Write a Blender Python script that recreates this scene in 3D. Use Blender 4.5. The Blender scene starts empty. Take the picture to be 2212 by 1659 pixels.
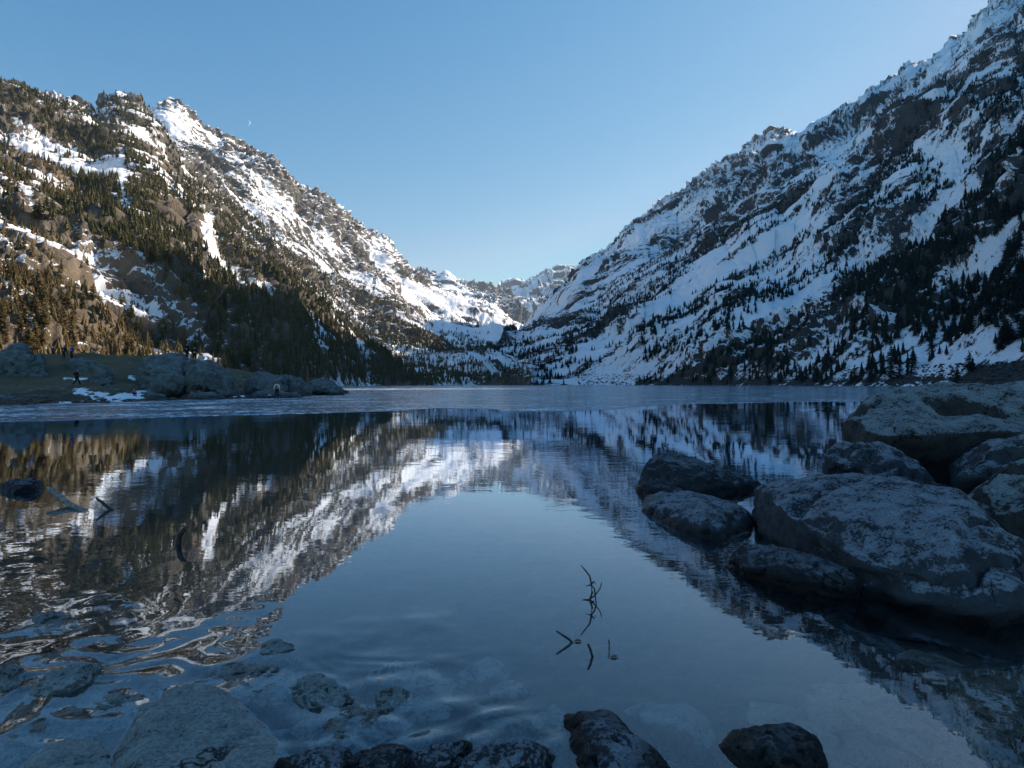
import bpy, bmesh, math, random
import numpy as np
from mathutils import Vector, noise as mnoise
random.seed(7); RNG = np.random.default_rng(7)
R = math.radians
sc = bpy.context.scene
col = sc.collection
# ------------------------------------------------------------------ camera, world, sun
HC = 1.5            # camera height over the water
F = 1318.0          # focal length in units of a 2212 px wide picture
CX, CY = 1106.0, 829.5
cam = bpy.data.objects.new("camera", bpy.data.cameras.new("camera"))
col.objects.link(cam)
cam.location = (0, 0, HC); cam.rotation_euler = (R(90), 0, 0)
cam.data.sensor_width = 36; cam.data.lens = 36 * F / 2212.0
cam.data.clip_start = 0.05; cam.data.clip_end = 60000
sc.camera = cam

SUN_AZ, SUN_EL = 62.0, 30.3     # azimuth to the right of the view direction
w = bpy.data.worlds.new("World"); sc.world = w; w.use_nodes = True
nt = w.node_tree; bg = nt.nodes["Background"]
sky = nt.nodes.new("ShaderNodeTexSky"); sky.sky_type = 'NISHITA'; sky.sun_disc = False
sky.sun_elevation = R(SUN_EL); sky.sun_rotation = R(SUN_AZ)
sky.altitude = 1200; sky.air_density = 1.0; sky.dust_density = 0.4; sky.ozone_density = 1.0
sp_ = nt.nodes.new("ShaderNodeSeparateColor"); cb_ = nt.nodes.new("ShaderNodeCombineColor"); nt.links.new(sky.outputs[0], sp_.inputs[0])
for k_, (e_, g_) in enumerate(((1.95, .235), (1.0, .615), (.66, 1.04))):      # clear winter air: deep teal overhead, pale towards the horizon
    pw = nt.nodes.new("ShaderNodeMath"); pw.operation = 'POWER'; pw.inputs[1].default_value = e_; mn = nt.nodes.new("ShaderNodeMath"); mn.operation = 'MINIMUM'; mn.inputs[1].default_value = (2.5, 5.2, 9.)[k_]; nt.links.new(sp_.outputs[k_], mn.inputs[0]); nt.links.new(mn.outputs[0], pw.inputs[0])
    ml = nt.nodes.new("ShaderNodeMath"); ml.operation = 'MULTIPLY'; ml.inputs[1].default_value = g_; nt.links.new(pw.outputs[0], ml.inputs[0]); nt.links.new(ml.outputs[0], cb_.inputs[k_])
nt.links.new(cb_.outputs[0], bg.inputs[0])
bg.inputs[1].default_value = 0.12
sl = bpy.data.lights.new("sun", 'SUN'); sl.energy = 4.6; sl.angle = R(0.5); sl.color = (1.0, 0.82, 0.64)
so = bpy.data.objects.new("sun", sl); col.objects.link(so)
sdir = Vector((math.sin(R(SUN_AZ)) * math.cos(R(SUN_EL)), math.cos(R(SUN_AZ)) * math.cos(R(SUN_EL)), math.sin(R(SUN_EL))))
so.rotation_euler = sdir.to_track_quat('Z', 'Y').to_euler()
so.location = (60, 20, 60)
sc.view_settings.view_transform = 'Standard'; sc.view_settings.look = 'None'
sc.view_settings.exposure = 1.1; sc.view_settings.gamma = 1
sc.render.engine = 'CYCLES'
sc.cycles.max_bounces = 6; sc.cycles.transparent_max_bounces = 12

# ------------------------------------------------------------------ numpy noise
_perm = np.arange(256); np.random.default_rng(3).shuffle(_perm); _perm = np.concatenate([_perm, _perm, _perm])
_g = np.random.default_rng(5).normal(size=(256, 3)); _g /= np.linalg.norm(_g, axis=1)[:, None]
def pn(x, y, z):
    x = np.asarray(x, float); y = np.asarray(y, float) + 0 * x; z = np.asarray(z, float) + 0 * x
    xi = np.floor(x).astype(int); yi = np.floor(y).astype(int); zi = np.floor(z).astype(int)
    xf, yf, zf = x - xi, y - yi, z - zi
    u, v, q = [t * t * t * (t * (t * 6 - 15) + 10) for t in (xf, yf, zf)]
    xi &= 255; yi &= 255; zi &= 255
    out = 0
    for a in (0, 1):
        wa = u if a else 1 - u
        for b in (0, 1):
            wb = v if b else 1 - v
            for c in (0, 1):
                wc = q if c else 1 - q
                g = _g[_perm[_perm[_perm[xi + a] + yi + b] + zi + c]]
                out = out + wa * wb * wc * (g[..., 0] * (xf - a) + g[..., 1] * (yf - b) + g[..., 2] * (zf - c))
    return out * 1.6
def fbm(x, y, z, o=4, gain=.5, lac=2.03):
    s, a, f = 0, 1, 1
    for i in range(o):
        s = s + a * pn(x * f + 17.3 * i, y * f, z * f - 9.1 * i); a *= gain; f *= lac
    return s
def ridged(x, y, z, o=4, gain=.5, lac=2.07):
    s, a, f, t = 0, 1, 1, 0
    for i in range(o):
        s = s + a * (1 - 2 * np.abs(pn(x * f + 31.7 * i, y * f, z * f + 5.7 * i))); t += a; a *= gain; f *= lac
    return s / t
def sstep(a, b, x):
    t = np.clip((x - a) / (b - a), 0, 1); return t * t * (3 - 2 * t)

# ------------------------------------------------------------------ tagging / mesh helpers
def tag(o, label=None, cat=None, group=None, kind=None):
    if label: o['label'] = label
    if cat: o['category'] = cat
    if group: o['group'] = group
    if kind: o['kind'] = kind
    return o
def empty(name, loc=(0, 0, 0), rz=0, sc_=1):
    o = bpy.data.objects.new(name, None); o.location = loc; o.rotation_euler = (0, 0, rz); o.scale = (sc_,) * 3
    o.empty_display_size = .1; col.objects.link(o); return o
def npmesh(name, V, Fc, mat=None, smooth=True, attrs=None, parent=None):
    """Fc: (n,k) int array"""
    V = np.asarray(V, np.float32); Fc = np.asarray(Fc, np.int32)
    me = bpy.data.meshes.new(name); n, k = Fc.shape
    me.vertices.add(len(V)); me.vertices.foreach_set("co", V.ravel())
    me.loops.add(n * k); me.loops.foreach_set("vertex_index", Fc.ravel())
    me.polygons.add(n); me.polygons.foreach_set("loop_start", np.arange(0, n * k, k, dtype=np.int32))
    me.polygons.foreach_set("loop_total", np.full(n, k, np.int32))
    me.update(calc_edges=True)
    me.polygons.foreach_set("use_smooth", np.full(n, smooth))
    if attrs:
        for kx, a in attrs.items():
            at = me.attributes.new(kx, 'FLOAT', 'POINT'); at.data.foreach_set("value", np.asarray(a, np.float32).ravel())
    if mat: me.materials.append(mat)
    o = bpy.data.objects.new(name, me); col.objects.link(o)
    if parent: o.parent = parent
    return o
def gridfaces(nr, nc):
    i = np.arange(nr * nc).reshape(nr, nc)
    return np.stack([i[:-1, :-1], i[:-1, 1:], i[1:, 1:], i[1:, :-1]], -1).reshape(-1, 4)
def W(px, py, Y): return ((px - CX) / F * Y, Y, HC + (CY - py) / F * Y)
def G(px, py, z=0.0):
    Y = F * (HC - z) / (py - CY); return ((px - CX) / F * Y, Y, z)

# ------------------------------------------------------------------ material helpers
def newmat(name):
    m = bpy.data.materials.new(name); m.use_nodes = True
    n = m.node_tree.nodes; l = m.node_tree.links
    return m, n, l, n["Principled BSDF"]
def N(n, t, **kw):
    x = n.new(t)
    for k, v in kw.items():
        if k in x.bl_rna.properties: setattr(x, k, v)
        else: x.inputs[k].default_value = v
    return x
def noise_node(n, l, scale, detail=4, rough=.55, vec=None, dist=0):
    x = N(n, "ShaderNodeTexNoise"); x.inputs["Scale"].default_value = scale; x.inputs["Detail"].default_value = detail
    x.inputs["Roughness"].default_value = rough; x.inputs["Distortion"].default_value = dist
    if vec is not None: l.new(vec, x.inputs["Vector"])
    return x.outputs["Fac"]
def math_node(n, l, op, a, b=None, c=None, clamp=False):
    x = n.new("ShaderNodeMath"); x.operation = op; x.use_clamp = clamp
    for i, v in enumerate((a, b, c)):
        if v is None: continue
        if isinstance(v, (int, float)): x.inputs[i].default_value = v
        else: l.new(v, x.inputs[i])
    return x.outputs[0]
def ramp(n, l, f, a, b, c0=0., c1=1.):
    x = n.new("ShaderNodeMapRange"); x.interpolation_type = 'SMOOTHSTEP'
    l.new(f, x.inputs[0]); x.inputs[1].default_value = a; x.inputs[2].default_value = b
    x.inputs[3].default_value = c0; x.inputs[4].default_value = c1; return x.outputs[0]
def mixc(n, l, f, a, b):
    x = n.new("ShaderNodeMix"); x.data_type = 'RGBA'
    if isinstance(f, (int, float)): x.inputs[0].default_value = f
    else: l.new(f, x.inputs[0])
    for i, v in ((6, a), (7, b)):
        if isinstance(v, tuple): x.inputs[i].default_value = (*v, 1)
        else: l.new(v, x.inputs[i])
    return x.outputs[2]
def objcoord(n): return n.new("ShaderNodeTexCoord").outputs["Object"]
def bump(n, l, h, strength, dist, target):
    b = n.new("ShaderNodeBump"); b.inputs["Strength"].default_value = strength; b.inputs["Distance"].default_value = dist
    l.new(h, b.inputs["Height"]); l.new(b.outputs[0], target)
    return b
def simple(name, c, rough=.8, spec=.3):
    m, n, l, p = newmat(name); p.inputs["Base Color"].default_value = (*c, 1); p.inputs["Roughness"].default_value = rough
    p.inputs["Specular IOR Level"].default_value = spec; return m

def mountain_mat(name, rockA, rockB, earth, fine=.12, speck=.35, snowc=(.80, .84, .90)):
    m, n, l, p = newmat(name)
    co = objcoord(n)
    if fine < .5:                                   # streaks run down the fall line of the valley walls
        mp = n.new("ShaderNodeMapping"); l.new(co, mp.inputs[0]); mp.inputs["Scale"].default_value = (.42, 1.25, .42); co = mp.outputs[0]
    sn = n.new("ShaderNodeAttribute"); sn.attribute_name = "snow"
    er = n.new("ShaderNodeAttribute"); er.attribute_name = "earth"
    n1 = noise_node(n, l, fine, 6, .68, co)
    n2 = noise_node(n, l, fine * 4.5, 4, .65, co)
    n3 = noise_node(n, l, fine * .18, 4, .6, co)
    t = math_node(n, l, 'ADD', math_node(n, l, 'SUBTRACT', n1, .5), math_node(n, l, 'MULTIPLY', math_node(n, l, 'SUBTRACT', n2, .5), .8))
    f = math_node(n, l, 'ADD', sn.outputs["Fac"], math_node(n, l, 'MULTIPLY', t, speck * 4))
    sf = ramp(n, l, f, -.06, .06)
    rk = mixc(n, l, ramp(n, l, n3, .35, .65), rockA, rockB)
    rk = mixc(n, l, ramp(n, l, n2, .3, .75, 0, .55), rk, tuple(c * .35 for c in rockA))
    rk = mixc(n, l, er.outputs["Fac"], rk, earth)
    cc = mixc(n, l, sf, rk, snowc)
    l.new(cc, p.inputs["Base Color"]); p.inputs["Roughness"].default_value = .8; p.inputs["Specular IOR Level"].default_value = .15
    hb = math_node(n, l, 'ADD', n1, math_node(n, l, 'MULTIPLY', n2, .3))
    inv = math_node(n, l, 'SUBTRACT', 1.15, sf)
    b = bump(n, l, math_node(n, l, 'MULTIPLY', hb, inv), .9, .55 / fine, p.inputs["Normal"])
    return m

# ------------------------------------------------------------------ mountain sheets
def curve(pts):
    """pts: (px,py,Y) or ('a',deg,height,X) -> arrays theta, 1/d, z/d"""
    th, inv, el = [], [], []
    for p in pts:
        if p[0] == 'a':
            t = R(p[1]); d = p[3] if p[3] > 0 else 1; z = p[2]
        else:
            x, y, z = W(*p); t = math.atan2(x, y); d = math.hypot(x, y)
        th.append(t); inv.append(1 / d); el.append(z / d)
    o = np.argsort(th)
    return np.array(th)[o], np.array(inv)[o], np.array(el)[o]
def ev(c, th):
    inv = np.interp(th, c[0], c[1]); el = np.interp(th, c[0], c[2]); d = 1 / inv
    return d, el * d
def stroke(PX, PY, pts, wid):
    """soft distance mask (1 at the line, 0 past its width) in picture measure"""
    best = np.zeros_like(PX)
    for (x0, y0), (x1, y1) in zip(pts[:-1], pts[1:]):
        dx, dy = x1 - x0, y1 - y0; L2 = dx * dx + dy * dy + 1e-9
        t = np.clip(((PX - x0) * dx + (PY - y0) * dy) / L2, 0, 1)
        d = np.hypot(PX - x0 - t * dx, PY - y0 - t * dy)
        best = np.maximum(best, 1 - d / wid)
    return np.clip(best, 0, 1)
def sheet(base, ridge, th0, th1, nc, nr, nb, backslope, power=1.15, amp=1.35, gl=110., seed=0., keep=.12, dz0=0.):
    th = np.linspace(th0, th1, nc)
    d0, z0 = ev(base, th); d1, z1 = ev(ridge, th)
    f = np.linspace(0, 1, nr)[:, None]
    d = 1 / ((1 - f) / d0 + f / d1)
    g = (d - d0) / (d1 - d0)
    z = z0 + (z1 - z0) * g ** power
    # behind the ridge
    gb = np.linspace(0, 1, nb + 1)[1:, None]
    B = d1 * .35
    db = d1 + B * gb; zb = z1 - backslope * B * gb
    d = np.vstack([d, db]); z = np.vstack([z, zb]); g = np.vstack([g, 1 + gb + 0 * db])
    T = np.broadcast_to(th, d.shape)
    X = d * np.sin(T); Y = d * np.cos(T)
    P = np.stack([X, Y, z], -1)
    du = np.gradient(P, axis=1); dv = np.gradient(P, axis=0)
    n = np.cross(du, dv); n /= np.linalg.norm(n, axis=-1)[..., None] + 1e-9
    n *= np.sign(n[..., 2:3] + 1e-9)
    wx = fbm(X / 260, Y / 260, z / 260 + seed, 3) * 60
    al = (Y + wx) / gl; dn = (z + .3 * np.abs(X)) / (gl * 3.2)
    gul = ridged(al + seed, dn, 0 * al + seed, 3, .5)
    big = fbm(X / (gl * 2.6) + seed, Y / (gl * 2.6), z / (gl * 2.6), 3)
    wob = 12 * pn(X / 60, Y / 60, z / 60 + seed)
    med = .6 * ridged((Y + wob) / (gl * .30) + seed, (z + .3 * np.abs(X)) / (gl * 1.0), 0 * X + seed, 4, .6) + .4 * ridged(X / (gl * .3) + seed, Y / (gl * .3), z / (gl * .3), 4, .6)
    fine = fbm(X / (gl * .09), Y / (gl * .09), z / (gl * .09) + seed, 3, .6)
    cragm = sstep(-.15, .35, fbm(X / (gl * 1.3), Y / (gl * 1.3), z / (gl * 1.3) + 40 + seed, 2))   # cliffs here, smooth fields there
    m = sstep(0, .08, g) * (keep + (1 - keep) * (1 - sstep(.72, 1., g)))
    m2 = sstep(0, .04, g) * (.5 + .5 * (1 - sstep(.8, 1., g)))
    D = m * (gul * .20 * gl + big * .32 * gl) + m2 * amp * (med * .10 * gl * (.25 + cragm) + fine * .028 * gl * (.3 + cragm)) + sstep(.6, .95, g) * np.maximum(med + .8 * fine, -.3) * .055 * gl * (.4 + cragm)
    P = P + n * D[..., None] * 1.0
    P[..., 2] = np.where(g <= 0, z, P[..., 2])
    du = np.gradient(P, axis=1); dv = np.gradient(P, axis=0)
    n = np.cross(du, dv); n /= np.linalg.norm(n, axis=-1)[..., None] + 1e-9; n *= np.sign(n[..., 2:3] + 1e-9)
    PX = CX + F * P[..., 0] / np.maximum(P[..., 1], 1e-3); PY = CY - F * (P[..., 2] - HC) / np.maximum(P[..., 1], 1e-3)
    return dict(P=P, n=n, g=g, PX=PX, PY=PY, al=al, crag=cragm, gul=gul, med=med, gl=gl, seed=seed)
def streaks(S, w1=26., st=7.):
    P = S['P']; X, Y, Z = P[..., 0], P[..., 1], P[..., 2]
    wob = fbm(X / 90, Y / 90, Z / 90 + 3, 2) * 14
    return fbm((Y + wob) / w1, (Z + .5 * np.abs(X)) / (w1 * st), 0 * X + S['seed'] + 8, 4, .6)

MW = {}
exec_parts = []
# ---- left front spur (forested, pinnacle)
A = lambda deg: R(deg)
L2ridge = curve([('a', -100, 330, 480), ('a', -75, 380, 560), ('a', -58, 410, 640), (-250, 120, 640), (-80, 178, 690), (0, 189, 700), (30, 190, 705), (60, 200, 710), (90, 214, 720), (140, 222, 740), (165, 226, 750), (190, 234, 760),
    (203, 252, 780), (216, 262, 800), (222, 240, 830), (236, 214, 840), (252, 207, 845), (268, 203, 850), (278, 214, 850), (290, 211, 855), (302, 220, 860), (314, 242, 865), (330, 262, 870), (348, 290, 880), (372, 318, 890), (395, 350, 905),
    (430, 388, 930), (470, 424, 960), (520, 466, 1000), (560, 502, 1030), (620, 556, 1080), (665, 598, 1110), (720, 640, 1140), (800, 684, 1150), (870, 716, 1120), (950, 756, 1050), (1030, 786, 950), (1080, 806, 880), (1115, 824, 830), (1160, 831, 800)])
def shore(X0, Yend, s): return (abs(s / X0) ** 3 + (1 / Yend) ** 3) ** (-1 / 3)
def basecurve(side, X0, Yend, degs, z=-2.):
    out = []
    for a in degs:
        if abs(a) < 50:
            s = math.tan(R(a)); Y = shore(X0, Yend, s); d = Y / math.cos(R(a))
        else:
            d = X0 / abs(math.sin(R(a)))
        out.append(('a', a, z, d))
    return curve(out)
L2base = basecurve(-1, 122, 745, [-100, -80, -65, -55, -45, -40, -35, -30, -25, -20, -16, -12, -8, -5, -2, 0, 3])
SL2 = sheet(L2base, L2ridge, R(-72), R(1.8), 1150, 460, 40, .55, power=1.18, gl=95, seed=1.3)
# ---- left rear ridge (snow, lit)
L3ridge = curve([('a', -75, 560, 1300), ('a', -58, 640, 1400), (-250, 160, 1400), (0, 240, 1450), (180, 262, 1480), (215, 262, 1500), (240, 262, 1500), (300, 255, 1500), (330, 234, 1500), (348, 224, 1500), (366, 222, 1510), (384, 232, 1520), (402, 246, 1530), (425, 268, 1550), (445, 284, 1570),
    (470, 298, 1590), (490, 300, 1600), (520, 322, 1640), (545, 335, 1660), (570, 345, 1700), (600, 368, 1740), (622, 386, 1780), (645, 400, 1800), (662, 413, 1830), (685, 417, 1850), (705, 430, 1880), (740, 462, 1960), (775, 486, 2040), (800, 502, 2100), (828, 513, 2150), (842, 530, 2200), (856, 552, 2260), (880, 576, 2350), (900, 598, 2450),
    (918, 618, 2560), (955, 632, 2700), (992, 644, 2850), (1040, 656, 3000), (1068, 663, 3080), (1092, 688, 3150), (1118, 704, 3200), (1134, 714, 3250), (1180, 735, 3300), (1240, 745, 3300)])
def behind(c, lower, mul):
    return (c[0], c[1] / mul, c[2] / mul - lower)
L3base = curve([('a', -75, 100, 700), ('a', -58, 120, 760), (-250, 500, 780), (0, 480, 820), (216, 470, 850), (348, 480, 900), (430, 520, 950), (560, 600, 1040), (665, 680, 1110), (720, 720, 1150), (800, 760, 1130), (870, 790, 1080), (950, 815, 1000), (1030, 826, 900), (1080, 831, 830), (1115, 833, 790), (1160, 834, 770), (1240, 834, 770)])
SL3 = sheet(L3base, L3ridge, R(-68), R(4.5), 1000, 430, 30, .5, power=1.1, gl=150, seed=5.1, keep=.1)
# ---- left nearest slope (rusty trees, cliff)
L1ridge = curve([('a', -88, 120, 230), ('a', -70, 150, 270), ('a', -58, 150, 300), (-250, 250, 330), (-60, 330, 350), (0, 352, 360), (60, 360, 365), (110, 378, 370), (135, 410, 370), (150, 450, 368), (158, 500, 365), (168, 540, 362), (187, 602, 350), (210, 640, 345), (233, 662, 340), (267, 690, 330), (300, 712, 320), (330, 736, 310), (352, 752, 300), (378, 770, 290), (420, 800, 270), (460, 822, 250), (500, 834, 240)])
L1base = basecurve(-1, 100, 745, [-100, -88, -70, -58, -50, -45, -40, -35, -30, -25, -20])
SL1 = sheet(L1base, L1ridge, R(-70), R(-25.5), 640, 330, 30, .5, power=1.1, gl=42, seed=9.7, keep=.2)
# ---- right mountain
R1ridge = curve([(1040, 800, 900), (1090, 760, 1300), (1112, 740, 1600), (1131, 716, 1750), (1155, 694, 1785), (1181, 668, 1822), (1202, 648, 1852), (1221, 628, 1867), (1240, 608, 1882), (1252, 594, 1892), (1256, 580, 1895), (1262, 570, 1900), (1280, 560, 1907), (1296, 549, 1912), (1312, 538, 1918), (1331, 518, 1925),
    (1361, 489, 1936), (1380, 476, 1943), (1393, 466, 1947), (1402, 468, 1949), (1425, 448, 1942), (1446, 434, 1935), (1468, 430, 1927), (1506, 400, 1915), (1530, 380, 1907), (1546, 366, 1901), (1566, 350, 1893), (1581, 344, 1887), (1592, 351, 1882), (1604, 342, 1877), (1621, 320, 1869), (1640, 305, 1861), (1655, 296, 1855), (1666, 284, 1850), (1678, 290, 1838), (1700, 288, 1817), (1726, 292, 1792),
    (1738, 282, 1780), (1751, 268, 1768), (1775, 258, 1744), (1806, 242, 1715), (1850, 232, 1680), (1872, 226, 1662), (1882, 202, 1654), (1905, 190, 1636), (1932, 172, 1614), (1950, 158, 1600), (1968, 145, 1586), (1990, 150, 1568), (2012, 138, 1549), (2030, 120, 1533), (2060, 94, 1506), (2085, 84, 1484), (2108, 60, 1463), (2122, 48, 1451), (2136, 22, 1438), (2165, 2, 1412), (2200, 6, 1381), (2240, -20, 1351), (2330, -60, 1290),
    ('a', 46, 970, 1680), ('a', 50, 960, 1580), ('a', 52, 800, 1520), ('a', 56, 780, 1460), ('a', 58, 880, 1410), ('a', 60, 930, 1380), ('a', 64, 930, 1320), ('a', 70, 880, 1250), ('a', 80, 840, 1180), ('a', 95, 800, 1150), ('a', 115, 760, 1200)])  # unseen ridge beyond the frame, its heights and notch shaped to steer the sunlight
R1base = basecurve(1, 262, 760, [-6, -3, 0, 3, 6, 10, 14, 18, 22, 26, 30, 34, 38, 42, 46, 50, 60, 75, 95, 118])
SR = sheet(R1base, R1ridge, R(-2.8), R(112), 1900, 520, 30, .6, power=1.12, gl=150, seed=13.9, keep=.12)
# ---- far peaks at the head of the valley
F1ridge = curve([(800, 600, 4200), (892, 591, 4200), (912, 597, 4200), (932, 598, 4200), (940, 604, 4200), (952, 594, 4200), (962, 586, 4200), (968, 587, 4200), (978, 598, 4200), (990, 608, 4200), (1012, 626, 4200), (1030, 628, 4200), (1045, 630, 4250), (1060, 638, 4250), (1078, 648, 4300), (1098, 666, 4350), (1120, 690, 4400), (1140, 712, 4450)])
F1base = curve([(800, 700, 2900), (892, 690, 2900), (1000, 690, 3100), (1060, 700, 3250), (1140, 722, 3400)])
SF1 = sheet(F1base, F1ridge, math.atan((800 - CX) / F), math.atan((1139 - CX) / F), 420, 200, 12, .6, power=1.3, amp=2.2, gl=330, seed=21, keep=.05)
F2ridge = curve([(980, 690, 5600), (1030, 665, 5600), (1068, 643, 5600), (1088, 634, 5600), (1104, 624, 5600), (1115, 619, 5600), (1122, 621, 5600), (1132, 629, 5600), (1143, 627, 5600), (1154, 618, 5600), (1165, 611, 5600), (1180, 606, 5600), (1195, 602, 5600), (1204, 597, 5600), (1212, 593, 5600), (1228, 594, 5600), (1235, 603, 5600), (1243, 598, 5600), (1256, 596, 5600), (1300, 600, 5600), (1360, 620, 5600)])
F2base = curve([(980, 728, 3350), (1100, 728, 3350), (1360, 728, 3350)])
SF2 = sheet(F2base, F2ridge, math.atan((985 - CX) / F), math.atan((1350 - CX) / F), 420, 240, 12, .6, power=1.6, amp=2.2, gl=420, seed=27, keep=.05)

# masks --------------------------------------------------------------
def snow_from(S, bias, kslope=1.0, kstr=.45, w1=26, st=7):
    s = streaks(S, w1, st); S['st'] = s
    P = S['P']; X, Y, Z = P[..., 0], P[..., 1], P[..., 2]
    s = s + .55 * fbm((Y + 4 * pn(X / 20, Y / 20, Z / 20)) / (w1 * .20), (Z + .5 * np.abs(X)) / (w1 * .20 * 9), 0 * X + S['seed'] + 3, 3, .65)
    return bias + kslope * (S['n'][..., 2] - .70) + kstr * s - .5 * S['crag'] * sstep(.0, .5, S['med'])
def add(S, arr, strokes_):
    for pts, wd, v in strokes_: arr = arr + v * stroke(S['PX'], S['PY'], pts, wd)
    return arr
# left front spur: snow lower density, forest heavy
SL2['snow'] = add(SL2, snow_from(SL2, .18, 1.0, .7, 14, 7), [
    ([(0, 285), (60, 310), (100, 330), (160, 335)], 28, .8), ([(60, 275), (100, 300)], 14, .5), ([(262, 330), (262, 400), (275, 450)], 9, 1.),
    ([(455, 450), (445, 510), (470, 560), (520, 600), (590, 625)], 16, 1.3), ([(250, 330), (258, 420), (272, 470)], 9, 1.2), ([(600, 470), (680, 560), (760, 640)], 12, .6), ([(180, 580), (240, 650), (350, 680)], 40, .5), ([(520, 440), (600, 530)], 10, .8), ([(165, 545), (185, 600), (260, 640), (330, 665)], 34, .9),
    ([(330, 505), (400, 500)], 10, .6), ([(340, 320), (355, 335)], 14, .6), ([(20, 430), (90, 450)], 22, .4), ([(680, 690), (700, 720)], 16, .6), ([(815, 720), (860, 745)], 8, .5), ([(1005, 750), (1050, 790)], 14, .7),
    ([(300, 390), (420, 500)], 36, -.7), ([(420, 420), (500, 480)], 30, -.4), ([(560, 560), (640, 620)], 25, -.3), ([(560, 812), (760, 822), (1000, 828)], 8, .35)])
def forest_from(S, bias, kst=.5, hi=.85):
    s = S['st']; P = S['P']
    n = fbm(P[..., 0] / 70, P[..., 1] / 70, P[..., 2] / 70 + 77, 3)
    return bias - kst * s + .5 * n
fo = forest_from(SL2, .30)
fo = add(SL2, fo, [([(280, 480), (420, 590), (560, 660), (700, 740)], 90, .7), ([(400, 400), (520, 500), (640, 600), (740, 660)], 40, .6), ([(230, 480), (300, 560)], 60, .5), ([(640, 730), (720, 760), (850, 770), (960, 800)], 60, 1.1), ([(760, 700), (900, 760), (1060, 810)], 32, .6),
    ([(0, 280), (100, 320)], 30, -.8), ([(262, 330), (262, 400), (275, 450)], 10, -1.2), ([(455, 450), (445, 510), (470, 560), (520, 600), (590, 625)], 14, -1.3), ([(165, 545), (185, 600), (260, 640), (330, 665)], 36, -1.1), ([(0, 195), (190, 235)], 22, .5), ([(250, 205), (330, 350)], 22, -.1), ([(350, 450), (400, 490)], 26, -.7), ([(1005, 750), (1050, 790)], 12, -.5), ([(620, 790), (860, 800), (1110, 822)], 40, .8), ([(560, 600), (660, 640)], 18, -.6)])
SL2['forest'] = np.clip(fo * 1.8, 0, 1) * sstep(.0, .02, SL2['g']) * (SL2['g'] < .99)
SL2['earth'] = np.clip(.3 + .5 * SL2['st'], 0, 1) * (1 - sstep(.3, .8, SL2['g']))
SL3['snow'] = add(SL3, snow_from(SL3, .50 + .35 * sstep(1900, 2700, SL3['P'][..., 1]), 1.2, .75, 16, 8), [([(380, 300), (500, 400), (640, 520), (760, 600), (900, 690)], 34, -.28), ([(860, 600), (960, 660), (1100, 715)], 40, .35), ([(1050, 690), (1140, 735)], 34, 1.)])
s3 = forest_from(SL3, -.35, .6)
s3 = add(SL3, s3, [([(390, 300), (520, 420), (660, 560), (800, 640), (900, 690), (1000, 740), (1100, 790)], 60, .75), ([(880, 660), (960, 700)], 24, -.5), ([(940, 785), (1040, 805), (1130, 822)], 42, 1.3)])
SL3['forest'] = np.clip(s3 * 1.3, 0, 1) * (1 - sstep(.5, .9, SL3['g'])) ; SL3['earth'] = 0 * SL3['g'] + .1
SL1['snow'] = add(SL1, snow_from(SL1, .06, 1.0, .8, 5, 4), [([(0, 520), (60, 560), (110, 570)], 18, .5), ([(0, 600), (120, 680), (220, 740)], 16, .45), ([(130, 420), (150, 520)], 24, -.8), ([(60, 640), (180, 700), (320, 760)], 14, -.3)])
f1 = forest_from(SL1, .36, .5)
f1 = add(SL1, f1, [([(0, 600), (100, 640), (240, 720), (340, 760)], 60, .4), ([(120, 430), (140, 600)], 22, -.7)])
SL1['forest'] = np.clip(f1 * 1.6, 0, 1); SL1['earth'] = np.clip(.45 + .6 * SL1['st'], 0, 1)
# right mountain
SR['snow'] = add(SR, snow_from(SR, .46 + .25 * sstep(.6, .9, SR['g']), 1.0, .85, 15, 10), [
    ([(2212, 345), (2100, 400), (1950, 500), (1750, 625), (1600, 720), (1450, 785)], 26, .55), ([(1756, 470), (1656, 530), (1480, 630), (1300, 730), (1190, 800)], 26, .7),
    ([(2000, 320), (2080, 330), (2050, 370)], 30, .7), ([(2140, 520), (2100, 570), (2060, 600)], 22, .8), ([(1860, 690), (1820, 740), (1740, 790)], 16, .7), ([(1960, 720), (1990, 780)], 20, .5), ([(1420, 480), (1350, 560), (1240, 660)], 36, .4),
    ([(1620, 400), (1500, 440), (1440, 500), (1400, 560)], 30, .3), ([(1820, 330), (1800, 430)], 26, .3),
    ([(1980, 250), (1880, 400), (1830, 440)], 34, -.7), ([(2180, 300), (2120, 370)], 30, -.8), ([(1520, 440), (1480, 520), (1400, 570)], 18, -.5), ([(1360, 560), (1300, 600), (1240, 650), (1200, 700)], 22, -.55),
    ([(2212, 400), (2090, 520), (1980, 560)], 34, -.35), ([(1380, 826), (1700, 826), (1900, 822), (2260, 815)], 13, -1.3), ([(1450, 812), (1620, 770), (1760, 700)], 10, -.9), ([(2110, 815), (2300, 780)], 34, -2.), ([(1160, 825), (1300, 790), (1480, 760)], 60, -.42), ([(1200, 760), (1400, 680)], 40, -.25)])
fr = forest_from(SR, .10, .8)
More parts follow.
